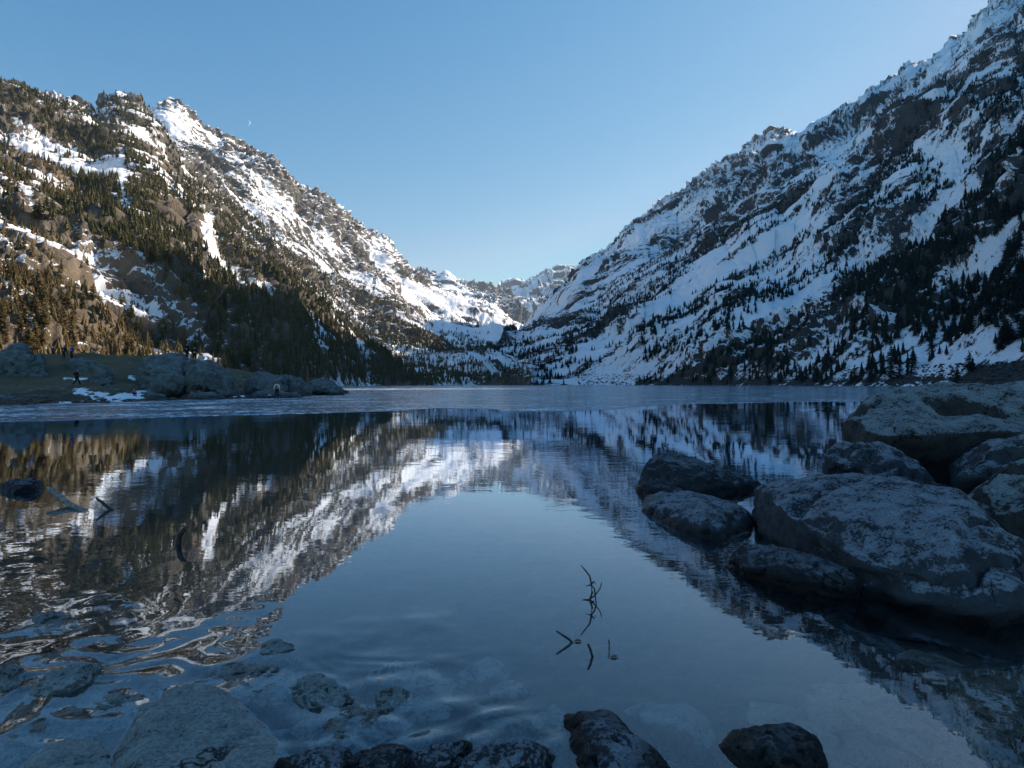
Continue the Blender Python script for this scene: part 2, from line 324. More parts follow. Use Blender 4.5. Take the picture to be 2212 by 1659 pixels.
fr = add(SR, fr, [([(2212, 450), (2120, 500), (2020, 560), (1940, 610), (1830, 600)], 48, 1.1), ([(1960, 290), (1900, 400), (1860, 450)], 34, .6), ([(2150, 220), (2080, 360)], 26, .4), ([(2212, 640), (2120, 640), (2020, 700), (1880, 730)], 70, .75), ([(1700, 640), (1560, 700), (1400, 770)], 22, .5), ([(1660, 750), (1690, 800)], 30, .8), ([(1560, 500), (1480, 580), (1400, 640), (1320, 690)], 16, .6), ([(1820, 540), (1700, 610), (1560, 690)], 16, .5), ([(1250, 780), (1150, 810)], 14, .8),
    ([(2212, 345), (2100, 400), (1950, 500), (1750, 625), (1600, 720), (1450, 785)], 24, -.8), ([(1756, 470), (1656, 530), (1480, 630), (1300, 730)], 24, -1.), ([(2000, 320), (2080, 330), (2050, 370)], 30, -.9), ([(2140, 520), (2100, 570), (2060, 600)], 20, -1.6), ([(1860, 690), (1820, 740), (1740, 790)], 14, -.9), ([(1250, 600), (1180, 700)], 60, -.8), ([(1350, 500), (1250, 600)], 60, -.6), ([(1960, 730), (1985, 780)], 20, -.9), ([(2130, 812), (2300, 790)], 34, -1.3)])
SR['forest'] = np.clip(fr * 1.5, 0, 1) * (1 - .85 * sstep(.72, .97, SR['g'])) * sstep(.0, .02, SR['g'])
SR['earth'] = np.clip((1 - sstep(.0, .10, SR['g'])) + .35 * (SR['st'] < -.2), 0, 1)
SF1['snow'] = snow_from(SF1, .62, 2.2, .3, 60, 3); SF2['snow'] = snow_from(SF2, 1.3, 2.2, .2, 110, 3)
SF2['snow'] = add(SF2, SF2['snow'], [([(1000, 640), (1100, 690)], 20, .3), ([(1115, 622), (1120, 660), (1128, 685)], 18, -.6), ([(1160, 625), (1175, 660), (1172, 690)], 14, -.5), ([(1215, 600), (1225, 640)], 14, -.4), ([(1143, 650), (1146, 700)], 8, .7)])
for s in (SF1, SF2): s['earth'] = 0 * s['g']

Mroll = mountain_mat("forest_slope_rock", (.085, .08, .074), (.15, .138, .12), (.20, .15, .10), .28, .58)
Mrear = mountain_mat("ridge_rock_snow", (.08, .08, .08), (.145, .14, .132), (.18, .14, .10), .16, .52)
Mnear = mountain_mat("rusty_slope_rock", (.10, .088, .072), (.24, .20, .16), (.11, .088, .056), .75, .50)
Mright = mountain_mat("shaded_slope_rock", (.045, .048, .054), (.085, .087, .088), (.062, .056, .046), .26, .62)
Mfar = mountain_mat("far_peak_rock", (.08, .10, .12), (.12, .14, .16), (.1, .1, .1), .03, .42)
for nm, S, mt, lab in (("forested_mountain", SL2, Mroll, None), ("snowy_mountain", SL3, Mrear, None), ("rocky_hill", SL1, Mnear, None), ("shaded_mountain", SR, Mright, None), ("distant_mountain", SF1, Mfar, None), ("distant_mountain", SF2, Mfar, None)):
    nr, nc = S['g'].shape
    o = npmesh(nm, S['P'].reshape(-1, 3), gridfaces(nr, nc), mt, True, dict(snow=np.clip(S['snow'], -2, 2), earth=S['earth']))
    tag(o, kind='structure')

# valley ground and lake bed in one sheet reaching the horizon
def bed():
    th = np.linspace(R(-89), R(89), 700); d = np.concatenate([np.geomspace(.5, 60, 420), np.geomspace(62, 9000, 60)])[:, None]
    X = d * np.sin(th); Y = d * np.cos(th)
    z = -.22 - .06 * np.clip(Y - 1.5, 0, 12) - .03 * np.clip(Y - 10, 0, 80)
    lift = sstep(.55, 1.5, X / np.maximum(Y, .1)) * .0 + sstep(.8, 2.2, X) * (1 - sstep(2.5, 6, Y)) * .12
    z = z + lift + .05 * fbm(X / .6, Y / .6, 0 * X, 4) * (d < 30) + .035 * ridged(X / .25, Y / .25, 0 * X + 3, 3) * (d < 30)
    m, n, l, p = newmat("lake_bed_mud"); co = objcoord(n)
    a = noise_node(n, l, 3., 6, .6, co); b = noise_node(n, l, 22., 4, .6, co)
    c = mixc(n, l, ramp(n, l, a, .35, .65), (.016, .013, .009), (.045, .037, .025)); c = mixc(n, l, ramp(n, l, b, .55, .75, 0, .5), c, (.10, .085, .06))
    l.new(c, p.inputs["Base Color"]); p.inputs["Roughness"].default_value = .9; bump(n, l, b, .6, .03, p.inputs["Normal"])
    tag(npmesh("lake_bed", np.stack([X, Y, z], -1).reshape(-1, 3), gridfaces(*X.shape), m), kind='structure')
bed()
# ------------------------------------------------------------------ water
def water():
    th = np.concatenate([np.linspace(R(-88), R(-46), 30), np.linspace(R(-45.5), R(45.5), 900), np.linspace(R(46), R(88), 30)])
    d = np.concatenate([np.geomspace(.9, 9, 520), np.geomspace(9.1, 1100, 120)])[:, None]
    X = d * np.sin(th); Y = d * np.cos(th)
    PX = CX + F * X / Y; PY = CY + F * HC / Y
    z = np.zeros_like(X)
    # turbulent outflow on the left and below: warped smooth swells
    flow = .38 * sstep(1080, 1420, PY) * sstep(620, 60, PX) + .5 * sstep(1330, 1560, PY) * sstep(1150, 500, PX)
    flow = np.clip(flow, 0, 1)
    wx = fbm(X / .9, Y / .9, 0 * X + 4, 2) * .7; wy = fbm(X / .9 + 9, Y / .9, 0 * X + 14, 2) * .7
    z = z + flow * (.016 * fbm((X + wx) / 1.1, (Y + wy) / .8, 0 * X + 2, 2, .3) + .0005 * fbm((X + wx * 1.4) / .22, (Y + wy * 1.4) / .10, 0 * X + 6, 1)) + sstep(1380, 1480, PY) * sstep(1250, 900, PX) * .012 * fbm((X + wx * .6) / .42 + 3, (Y + wy * .6) / .22, 0 * X + 12, 2, .4)
    for pts, wd, h in [([(0, 1395), (200, 1400), (340, 1400), (430, 1365), (560, 1340)], 26, -.010), ([(480, 1440), (640, 1405), (780, 1378), (880, 1352), (960, 1350)], 22, .012), ([(430, 1490), (560, 1440), (700, 1430), (860, 1370)], 20, -.010),
                       ([(0, 1590), (160, 1560), (330, 1500), (420, 1460)], 24, .012), ([(640, 1500), (760, 1480), (850, 1470)], 22, .010), ([(740, 1590), (860, 1550), (1000, 1535), (1130, 1560), (1190, 1600)], 14, .010), ([(760, 1620), (900, 1580), (1050, 1570), (1170, 1600)], 12, -.008),
                       ([(1490, 1600), (1560, 1545), (1680, 1522), (1790, 1540), (1840, 1590)], 22, .0022), ([(0, 1255), (60, 1240), (120, 1245)], 12, .008), ([(120, 1300), (240, 1285), (300, 1300), (290, 1330)], 12, .010)]:
        k = stroke(PX + 14 * fbm(X / .5, Y / .5, 0 * X + 21, 2), PY + 8 * fbm(X / .4, Y / .4, 0 * X + 31, 2), pts, wd * 2.2); z = z + .55 * h * k * k * (3 - 2 * k) * (.6 + .8 * fbm(X / .3, Y / .3, 0 * X + 41, 2))
    z = z - .05 * 0
    m = bpy.data.materials.new("lake_water_surface"); m.use_nodes = True; n = m.node_tree.nodes; l = m.node_tree.links
    n.remove(n["Principled BSDF"]); out = n["Material Output"]; co = objcoord(n)
    gl = N(n, "ShaderNodeBsdfGlossy"); gl.inputs["Roughness"].default_value = .0; gl.inputs["Color"].default_value = (.78, .88, 1.0, 1)
    tr = n.new("ShaderNodeBsdfTransparent"); tr.inputs[0].default_value = (.80, .88, .92, 1)
    fr_ = n.new("ShaderNodeFresnel"); fr_.inputs[0].default_value = 1.33
    fac = math_node(n, l, 'ADD', math_node(n, l, 'MULTIPLY', fr_.outputs[0], 1.75), .035, clamp=True)
    gb_ = n.new("ShaderNodeNewGeometry")       # light that has entered the water is not turned back by the sheet's underside
    fac = math_node(n, l, 'MULTIPLY', fac, math_node(n, l, 'SUBTRACT', 1., math_node(n, l, 'MULTIPLY', gb_.outputs["Backfacing"], .92)))
    mp = n.new("ShaderNodeMapping"); l.new(co, mp.inputs[0]); mp.inputs["Scale"].default_value = (1, 1.6, 1)
    n1 = noise_node(n, l, 2.2, 3, .5, mp.outputs[0]); n2 = noise_node(n, l, .35, 2, .5, mp.outputs[0]); n3 = noise_node(n, l, 9., 2, .5, mp.outputs[0])
    gate = ramp(n, l, noise_node(n, l, .12, 2, .5, co), .42, .62, .25, 1.)
    h = math_node(n, l, 'ADD', math_node(n, l, 'MULTIPLY', n1, .0026), math_node(n, l, 'ADD', math_node(n, l, 'MULTIPLY', n2, .008), math_node(n, l, 'MULTIPLY', n3, .0006)))
    h = math_node(n, l, 'MULTIPLY', h, gate)
    b = n.new("ShaderNodeBump"); b.inputs["Strength"].default_value = 1; b.inputs["Distance"].default_value = 1.0
    l.new(h, b.inputs["Height"]); l.new(b.outputs[0], gl.inputs["Normal"])
    mx = n.new("ShaderNodeMixShader"); l.new(fac, mx.inputs[0]); l.new(tr.outputs[0], mx.inputs[1]); l.new(gl.outputs[0], mx.inputs[2]); l.new(mx.outputs[0], out.inputs[0])
    tag(npmesh("lake_water", np.stack([X, Y, z], -1).reshape(-1, 3), gridfaces(*X.shape), m), kind='structure')
water()
def ice():
    e = [(-900, 925), (-300, 918), (0, 912), (150, 908), (300, 903), (540, 896), (700, 892), (850, 888), (905, 884), (950, 882), (1000, 883), (1050, 883), (1110, 887), (1170, 889), (1250, 888), (1330, 884), (1380, 878), (1450, 874), (1560, 871), (1700, 868), (1850, 867), (2000, 866), (2212, 864), (2600, 862), (3600, 860)]
    ex = np.array([p[0] for p in e], float); ey = np.array([p[1] for p in e], float)
    px = np.linspace(-900, 3600, 1200); py = np.interp(px, ex, ey) + .35 * pn(px / 23., 0 * px, 0 * px) + .5 * pn(px / 90., 0 * px, 3 + 0 * px)
    Y0 = F * HC / (py - CY); s = (px - CX) / F
    rows = [Y0 * .999, Y0]; zz = [-.03, .012]
    for k in np.linspace(0, 1, 60)[1:]:
        rows.append(1 / ((1 - k) / Y0 + k / 1000.)); zz.append(.012)
    Yg = np.array(rows); X = s * Yg; Z = np.array(zz)[:, None] + 0 * X
    m, n, l, p = newmat("lake_ice_surface"); co = objcoord(n)
    a = noise_node(n, l, 2.0, 5, .7, co); b = noise_node(n, l, .22, 3, .5, co); c = noise_node(n, l, .05, 3, .5, co)
    t = math_node(n, l, 'ADD', a, math_node(n, l, 'MULTIPLY', math_node(n, l, 'SUBTRACT', b, .5), .5))
    sep = n.new("ShaderNodeSeparateXYZ"); l.new(co, sep.inputs[0])
    left = ramp(n, l, sep.outputs[0], -14., 16., .0, .06)
    sp = ramp(n, l, math_node(n, l, 'SUBTRACT', t, left),   .545, .59)
    base = mixc(n, l, ramp(n, l, c, .3, .7), (.09, .18, .26), (.14, .25, .34))
    l.new(mixc(n, l, sp, base, (.75, .8, .85)), p.inputs["Base Color"])
    l.new(math_node(n, l, 'ADD', math_node(n, l, 'MULTIPLY', sp, .5), .16), p.inputs["Roughness"]); p.inputs["IOR"].default_value = 1.31; p.inputs["Specular Tint"].default_value = (.55, .74, .86, 1); p.inputs["Specular IOR Level"].default_value = .5
    bump(n, l, a, .25, .02, p.inputs["Normal"])
    tag(npmesh("lake_ice", np.stack([X, Yg, Z], -1).reshape(-1, 3), gridfaces(*X.shape), m), kind='structure')
ice()

# ------------------------------------------------------------------ grassy point on the left shore
def point_ground():
    wl = curve([('a', -66, -.3, 50), (-300, 884, F * HC / (884 - CY)), (0, 876, F * HC / (876 - CY)), (60, 874, F * HC / (874 - CY)), (130, 871, F * HC / (871 - CY)), (200, 871, F * HC / (871 - CY)), (300, 867, F * HC / (867 - CY)), (450, 863, F * HC / (863 - CY)), (560, 860, F * HC / (860 - CY)), (620, 857, F * HC / (857 - CY)), (680, 854, F * HC / (854 - CY)), (735, 852, F * HC / (852 - CY)), (760, 850, 100)])
    tp = curve([('a', -66, 7, 130), (-300, 745, 100), (0, 768, 95), (60, 770, 92), (130, 770, 90), (200, 769, 90), (290, 771, 90), (330, 776, 92), (420, 790, 95), (500, 800, 98), (560, 812, 102), (620, 824, 105), (680, 838, 108), (735, 848, 110), (760, 850.5, 112)])
    th = np.linspace(R(-60), math.atan((752 - CX) / F), 560)
    d0, z0 = ev(wl, th); d1, z1 = ev(tp, th)
    f = np.linspace(-.12, 1, 200)[:, None]; dd = d0 + (d1 - d0) * f
    fz = np.clip(f, 0, 1); z = np.where(f < 0, f * 6 * .5, (z1 - 0) * (.22 * fz + .78 * sstep(.15, .95, fz)) + 0.02)
    fb = np.linspace(0, 1, 30)[1:, None]; db = d1 + 70 * fb; zb = z1 * (1 - fb) - 2.5 * fb
    d = np.vstack([dd, db]); Z = np.vstack([z, zb]); X = d * np.sin(th); Y = d * np.cos(th)
    g = np.vstack([f + 0 * dd, 1 + fb + 0 * db])
    mk = sstep(0, .12, g) * (1 - .6 * sstep(.8, 1, g)); h = mk * (fbm(X / 9, Y / 9, 0 * X, 3) * .55 + ridged(X / 2.2, Y / 2.2, 0 * X, 3) * .18 + .06 * fbm(X / .6, Y / .6, 0 * X, 2))
    Z = Z + h; PX = CX + F * X / Y; PY = CY - F * (Z - HC) / Y
    sn = -.8 + .8 * fbm(X / 1.6, Y / 1.6, 0 * X + 5, 3)
    for pts, wd, v in [([(165, 845), (205, 850), (228, 858)], 11, 2.0), ([(240, 862), (300, 853), (310, 850)], 11, 2.4), ([(140, 819), (205, 820)], 6, 1.5), ([(320, 845), (370, 847)], 7, 1.8), ([(130, 870), (180, 868)], 5, 1.6), ([(280, 815), (290, 820)], 5, 1.4), ([(505, 856), (525, 855)], 5, 1.3), ([(410, 866), (430, 866)], 4, 1.3), ([(470, 864), (480, 864)], 4, 1.3), ([(200, 862), (215, 866)], 4, 1.2), ([(390, 845), (400, 847)], 4, 1.)]:
        k = stroke(PX, PY, pts, wd * 1.25); sn = sn + v * .85 * k
    ea = 1 - sstep(.15, .3, g + .15 * fbm(X / 3, Y / 3, 0 * X, 2))
    m = mountain_mat("point_turf", (.12, .115, .07), (.17, .145, .085), (.07, .06, .045), 1.2, .3)
    tag(npmesh("grassy_shore", np.stack([X, Y, Z], -1).reshape(-1, 3), gridfaces(*X.shape), m, True, dict(snow=sn, earth=ea)), kind='structure')
    return X, Y, Z
GX, GY, GZ = point_ground()
def ground_z(x, y):
    i = np.argmin((GX - x) ** 2 + (GY - y) ** 2); return float(GZ.ravel()[i])

# ------------------------------------------------------------------ trees
def crown_mesh(seed, h=1., wd=.20, levels=26, detail=True):
    r = random.Random(seed); V = []; Fc = []
    def tri(a, b, c): i = len(V); V.extend([a, b, c]); Fc.append((i, i + 1, i + 2))
    lean = (r.uniform(-.03, .03), r.uniform(-.03, .03))
    for k in range(levels):
        t = k / (levels - 1); zc = .14 + .84 * t
        prof = (1 - t) ** .75 * (.55 + .45 * min(1, t * 6)) * r.uniform(.65, 1.2)
        nb = r.randint(6, 9) if t < .8 else 5
        for b in range(nb):
            if r.random() < .12: continue
            a = r.uniform(0, 2 * math.pi); L = wd * prof * r.uniform(.7, 1.25) + .012
            dx, dy = math.cos(a), math.sin(a); sx, sy = -dy, dx; z0 = zc + r.uniform(-.02, .02); dr = r.uniform(-.25, .10)
            ox, oy = lean[0] * zc, lean[1] * zc
            nseg = 3 if detail else 1
            for q in range(nseg):
                u0 = q / nseg * .9; u1 = (q + 1.25) / nseg; wdt = L * (.34 - .07 * q) * r.uniform(.8, 1.3)
                for sgn in (-1, 1):
                    p0 = (ox + dx * L * u0, oy + dy * L * u0, z0 + dr * L * u0 + .01)
                    p1 = (ox + dx * L * u1, oy + dy * L * u1, z0 + dr * L * u1 + r.uniform(-.006, .01))
                    um = (u0 + u1) * .5
                    p2 = (ox + dx * L * um + sgn * sx * wdt, oy + dy * L * um + sgn * sy * wdt, z0 + dr * L * um - r.uniform(.004, .03))
                    tri(p0, p1, p2)
    return np.array(V) * h, np.array(Fc)
def crown_low(seed, tiers=5, spikes=6, wd=.19):
    r = random.Random(seed); V = []; Fc = []
    for k in range(tiers):
        t = k / tiers; z0 = .06 + .80 * t; top = min(1., z0 + .30 + .04 * r.random()); rad = wd * (1 - t) ** .8 * r.uniform(.8, 1.15)
        c = len(V); V.append((r.uniform(-.01, .01), r.uniform(-.01, .01), top)); m = spikes * 2; a0 = r.uniform(0, 6.28)
        for j in range(m):
            rr = rad * (1.1 if j % 2 == 0 else .55) * r.uniform(.75, 1.2); a = a0 + j * 2 * math.pi / m
            V.append((rr * math.cos(a), rr * math.sin(a), z0 - (.03 if j % 2 == 0 else -.03) + r.uniform(-.02, .02)))
        for j in range(m): Fc.append((c, c + 1 + j, c + 1 + (j + 1) % m))
    return np.array(V), np.array(Fc)
def crown_mat(name, a, b, brown):
    m, n, l, p = newmat(name); co = objcoord(n)
    at = n.new("ShaderNodeAttribute"); at.attribute_name = "tint"
    oi = n.new("ShaderNodeObjectInfo")
    f = noise_node(n, l, 1.2, 3, .6, co)
    c = mixc(n, l, ramp(n, l, f, .35, .65), a, b)
    if brown is not None:
        c = mixc(n, l, ramp(n, l, at.outputs["Fac"], 0., 1.), c, brown)
        c = mixc(n, l, ramp(n, l, at.outputs["Fac"], -1., 0., 1., 0.), c, (.014, .019, .013))  # negative tint: needle colour darkened to stand for shade
    hs = n.new("ShaderNodeHueSaturation"); l.new(c, hs.inputs["Color"])
    l.new(math_node(n, l, 'ADD', math_node(n, l, 'MULTIPLY', oi.outputs["Random"], .5), .75), hs.inputs["Value"])
    l.new(hs.outputs[0], p.inputs["Base Color"]); p.inputs["Roughness"].default_value = .85; p.inputs["Specular IOR Level"].default_value = .15
    return m
M_forest = crown_mat("forest_needles", (.052, .052, .022), (.10, .094, .040), (.14, .10, .045))
M_green = crown_mat("green_needles", (.062, .062, .026), (.105, .10, .04), None)
M_rust = crown_mat("rusty_needles", (.10, .075, .034), (.15, .115, .05), None)
M_shaded = crown_mat("shaded_needles", (.010, .014, .010), (.020, .025, .015), None)  # shade of the right slope put into the needle colour
M_bark = simple("bark", (.09, .07, .055), .9)

def scatter(S, n, hmin, hmax, kind, pxr=(-160, 2380)):
    P = S['P']; a = np.linalg.norm(np.cross(P[1:, :-1] - P[:-1, :-1], P[:-1, 1:] - P[:-1, :-1]), axis=-1)
    wgt = a * S['forest'][:-1, :-1]
    px = S['PX'][:-1, :-1]; wgt = wgt * ((px > pxr[0]) & (px < pxr[1])) * (P[:-1, :-1, 1] > 5)
    dist = np.linalg.norm(P[:-1, :-1], axis=-1)
    wgt = (wgt / wgt.sum()).ravel(); k = RNG.choice(len(wgt), n, p=wgt)
    i, j = np.unravel_index(k, a.shape); u, v = RNG.random(n), RNG.random(n)
    p = P[i, j] * ((1 - u) * (1 - v))[:, None] + P[i + 1, j] * (u * (1 - v))[:, None] + P[i, j + 1] * ((1 - u) * v)[:, None] + P[i + 1, j + 1] * (u * v)[:, None]
    h = hmin + (hmax - hmin) * RNG.random(n) ** 1.4
    g = S['g'][i, j]; h = h * (1 - .35 * g)
    if kind == 3: h = h * np.interp(p[:, 1], [330, 600, 1300], [1.7, 1.25, .7]) * (1 - .35 * g)
    return p, h, np.full(n, kind)
sets = [scatter(SL2, 34000, 4.2, 9.5, 0), scatter(SL3, 9000, 5, 10, 1), scatter(SL1, 7500, 2.6, 6.5, 2), scatter(SR, 34000, 4.8, 10.5, 3)]
TP = np.vstack([s[0] for s in sets]); TH = np.concatenate([s[1] for s in sets]); TK = np.concatenate([s[2] for s in sets])
px = CX + F * TP[:, 0] / TP[:, 1]; py = CY - F * (TP[:, 2] - HC) / TP[:, 1]
size = TH / TP[:, 1] * F
vis = (px > -10) & (px < 2222) & (py > -10)
# behind-the-point trees on the near hill show; hidden ones below the grassy point do not
vis &= ~((px < 380) & (py > 772)); 
order = np.argsort(-np.where(vis, size, 0)); big = order[:300]; rest = np.ones(len(TP), bool); rest[big] = False

lowv = [crown_low(s, 5, 6) for s in range(5)] ; farv = [crown_low(50 + s, 3, 5) for s in range(4)]
Vs, Fs, tints, off = [], [], [], 0
idx = np.nonzero(rest)[0]
for far, temp in ((0, lowv), (1, farv)):
    sel = idx[(TP[idx, 1] > 1300) == bool(far)]
    for ti, (tv, tf) in enumerate(temp):
        s = sel[ti::len(temp)]
        if not len(s): continue
        a = RNG.random(len(s)) * 6.28; ca, sa = np.cos(a)[:, None], np.sin(a)[:, None]; H = TH[s][:, None]; wv = (.8 + .6 * RNG.random(len(s)))[:, None]
        x = (tv[:, 0] * ca - tv[:, 1] * sa) * H * wv; y = (tv[:, 0] * sa + tv[:, 1] * ca) * H * wv; z = tv[:, 2] * H - .03 * H
        V = np.stack([x, y, z], -1) + TP[s][:, None, :]
        Fa = tf[None] + (np.arange(len(s)) * len(tv))[:, None, None] + off
        k = TK[s]; tn = np.where(k == 2, .35 + .65 * RNG.random(len(s)), np.where(k == 0, np.clip(1.15 - TP[s, 2] / 70., 0, .6) * RNG.random(len(s)) + .12 * RNG.random(len(s)), .0))
        tn = np.where(k == 3, -1., tn)  # trees on the shaded slope get the shade-darkened needle colour
        Vs.append(V.reshape(-1, 3)); Fs.append(Fa.reshape(-1, 3)); tints.append(np.repeat(tn, len(tv))); off += len(s) * len(tv)
fo_ = npmesh("conifer_forest", np.vstack(Vs), np.vstack(Fs), M_forest, False, dict(tint=np.concatenate(tints)))
tag(fo_, "dense conifer forest covering the lower mountain slopes on both sides of the lake", "forest", kind='stuff')

def trunk_mesh(name):
    V, Fc = [], []; m = 7
    rings = [(0, .022), (.02, .016), (.3, .012), (.7, .007), (.97, .002)]
    for zz, r_ in rings:
        for j in range(m): a = j * 2 * math.pi / m; V.append((r_ * math.cos(a), r_ * math.sin(a), zz - .03))
    for k in range(len(rings) - 1):
        for j in range(m): Fc.append((k * m + j, k * m + (j + 1) % m, (k + 1) * m + (j + 1) % m, (k + 1) * m + j))
    o = npmesh(name, V, Fc, M_bark); me = o.data; bpy.data.objects.remove(o); return me
TRK = trunk_mesh("trunk")
CR = {}
for kname, mt in (("green", M_green), ("rust", M_rust), ("dark", M_shaded)):
    lst = []
    for s in range(4):
        v, f = crown_mesh(100 + s + len(kname) * 7, 1., (.17, .20, .23, .26)[s])
        o = npmesh("crown", v, f, mt, False); lst.append(o.data); bpy.data.objects.remove(o)
    CR[kname] = lst
KIND = {0: ("green", "green conifer", "forested slope left of the lake"), 1: ("green", "small conifer", "snowy ridge left of the lake"),
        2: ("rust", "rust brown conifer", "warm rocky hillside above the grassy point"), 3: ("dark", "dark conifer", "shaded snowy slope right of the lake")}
for q, i in enumerate(big):
    ck, kn, where = KIND[int(TK[i])]; x_, y_ = px[i], py[i]; kk = int(TK[i])
    if kk == 3:
        col_ = "at the right edge of the photo" if x_ > 2110 else "above the largest boulder" if x_ > 1860 else "above the open right shore" if x_ > 1600 else "towards the valley end"
    else:
        col_ = "at the left edge of the photo" if x_ < 110 else "above the lone walker" if x_ < 290 else "above the broad outcrop" if x_ < 520 else "right of the grassy point"
    row = "close to the waterline" if y_ > 780 else "low" if y_ > 690 else "halfway up" if y_ > 560 else "high"
    sz = "tall" if size[i] > 60 else "short"
    rt = empty("pine_tree", TP[i], random.uniform(0, 6.28), float(TH[i]))
    rt.scale = (TH[i] * random.uniform(.85, 1.2),) * 2 + (TH[i],)
    tag(rt, f"{sz} {kn} {row} {col_}, {'sunlit' if kk < 3 else 'in shade'}", "tree", f"{sz} {kn}s {row} {col_} on the {where}")
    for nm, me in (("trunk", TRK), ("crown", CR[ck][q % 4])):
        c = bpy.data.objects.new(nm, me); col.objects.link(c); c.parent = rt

# ------------------------------------------------------------------ boulders
def rock_mat(name, dark, mid, lichen, lich_lo=.52, wet=.10, scale=1., frost=0.):
    m, n, l, p = newmat(name); co = objcoord(n); geo = n.new("ShaderNodeNewGeometry")
    sp = n.new("ShaderNodeSeparateXYZ"); l.new(geo.outputs["Normal"], sp.inputs[0]); ps = n.new("ShaderNodeSeparateXYZ"); l.new(geo.outputs["Position"], ps.inputs[0])
    a = noise_node(n, l, 2.2 * scale, 6, .65, co, .3); b = noise_node(n, l, 14 * scale, 5, .7, co); c = noise_node(n, l, 60 * scale, 3, .6, co)
    vor = n.new("ShaderNodeTexVoronoi"); vor.inputs["Scale"].default_value = 5 * scale; l.new(co, vor.inputs["Vector"])
    base = mixc(n, l, ramp(n, l, a, .3, .7), dark, mid)
    base = mixc(n, l, ramp(n, l, c, .45, .7, 0, .5), base, tuple(x * 1.9 for x in mid))
    up = ramp(n, l, sp.outputs[2], .0, .9, -.24, .12)
    lf = math_node(n, l, 'ADD', math_node(n, l, 'ADD', math_node(n, l, 'MULTIPLY', a, .40), math_node(n, l, 'MULTIPLY', b, .65)), up)
    lm = ramp(n, l, lf, lich_lo, lich_lo + .06)
    base = mixc(n, l, lm, base, mixc(n, l, ramp(n, l, b, .4, .6), lichen, tuple(x * .55 for x in lichen)))
    cv = n.new("ShaderNodeTexVoronoi"); cv.feature = 'DISTANCE_TO_EDGE'; cv.inputs["Scale"].default_value = 1.1 * scale ** .5
    wv = n.new("ShaderNodeTexNoise"); wv.inputs["Scale"].default_value = 2.5 * scale ** .5; wv.inputs["Detail"].default_value = 4; l.new(co, wv.inputs["Vector"])
    va = n.new("ShaderNodeVectorMath"); va.operation = 'MULTIPLY_ADD'; l.new(wv.outputs["Color"], va.inputs[0]); va.inputs[1].default_value = (.55, .55, .55); l.new(co, va.inputs[2]); l.new(va.outputs[0], cv.inputs["Vector"])
    ck = math_node(n, l, 'MULTIPLY', ramp(n, l, cv.outputs["Distance"], .0, .022, 1., 0.), ramp(n, l, noise_node(n, l, 1.7, 2, .5, co), .45, .58))
    base = mixc(n, l, ck, base, tuple(x * .4 for x in dark))
    wz = math_node(n, l, 'ADD', ps.outputs[2], math_node(n, l, 'MULTIPLY', a, -wet))
    wf = ramp(n, l, wz, -.02, .05 if wet < .2 else wet * .6)
    if wet > 0: base = mixc(n, l, wf, tuple(x * .35 for x in dark), base)
    l.new(base, p.inputs["Base Color"]); l.new(ramp(n, l, wf, 0, 1, .35, .85), p.inputs["Roughness"]); p.inputs["Specular IOR Level"].default_value = .3
    hh = math_node(n, l, 'ADD', math_node(n, l, 'MULTIPLY', b, .5), math_node(n, l, 'MULTIPLY', c, .22)); hh = math_node(n, l, 'ADD', hh, math_node(n, l, 'MULTIPLY', lm, .10)); hh = math_node(n, l, 'SUBTRACT', hh, math_node(n, l, 'MULTIPLY', ck, .6))
    bump(n, l, hh, 1., .11 / scale, p.inputs["Normal"])
    return m
RM = {'lichen': rock_mat("lichen_granite", (.016, .014, .014), (.055, .052, .050), (.31, .35, .36), .575, .10, 2.2),
      'frost': rock_mat("frosted_granite", (.014, .016, .020), (.055, .062, .075), (.33, .37, .43), .59, .10, 3.2),
      'dark': rock_mat("dark_granite", (.012, .013, .016), (.040, .044, .052), (.20, .23, .27), .60, .12, 2.6),
      'shore': rock_mat("shore_granite", (.07, .08, .08), (.15, .165, .165), (.25, .28, .28), .56, .5, .6),
      'under': rock_mat("submerged_granite", (.05, .052, .05), (.16, .17, .16), (.34, .38, .37), .54, .0, 2.8)}
RM['pale'] = rock_mat('pale_sunken_granite', (.022, .024, .022), (.085, .095, .09), (.27, .30, .29), .57, .0, 2.6)
RM['brown'] = rock_mat('brown_bed_stone', (.035, .026, .016), (.12, .088, .056), (.24, .19, .13), .56, .0, 2.)
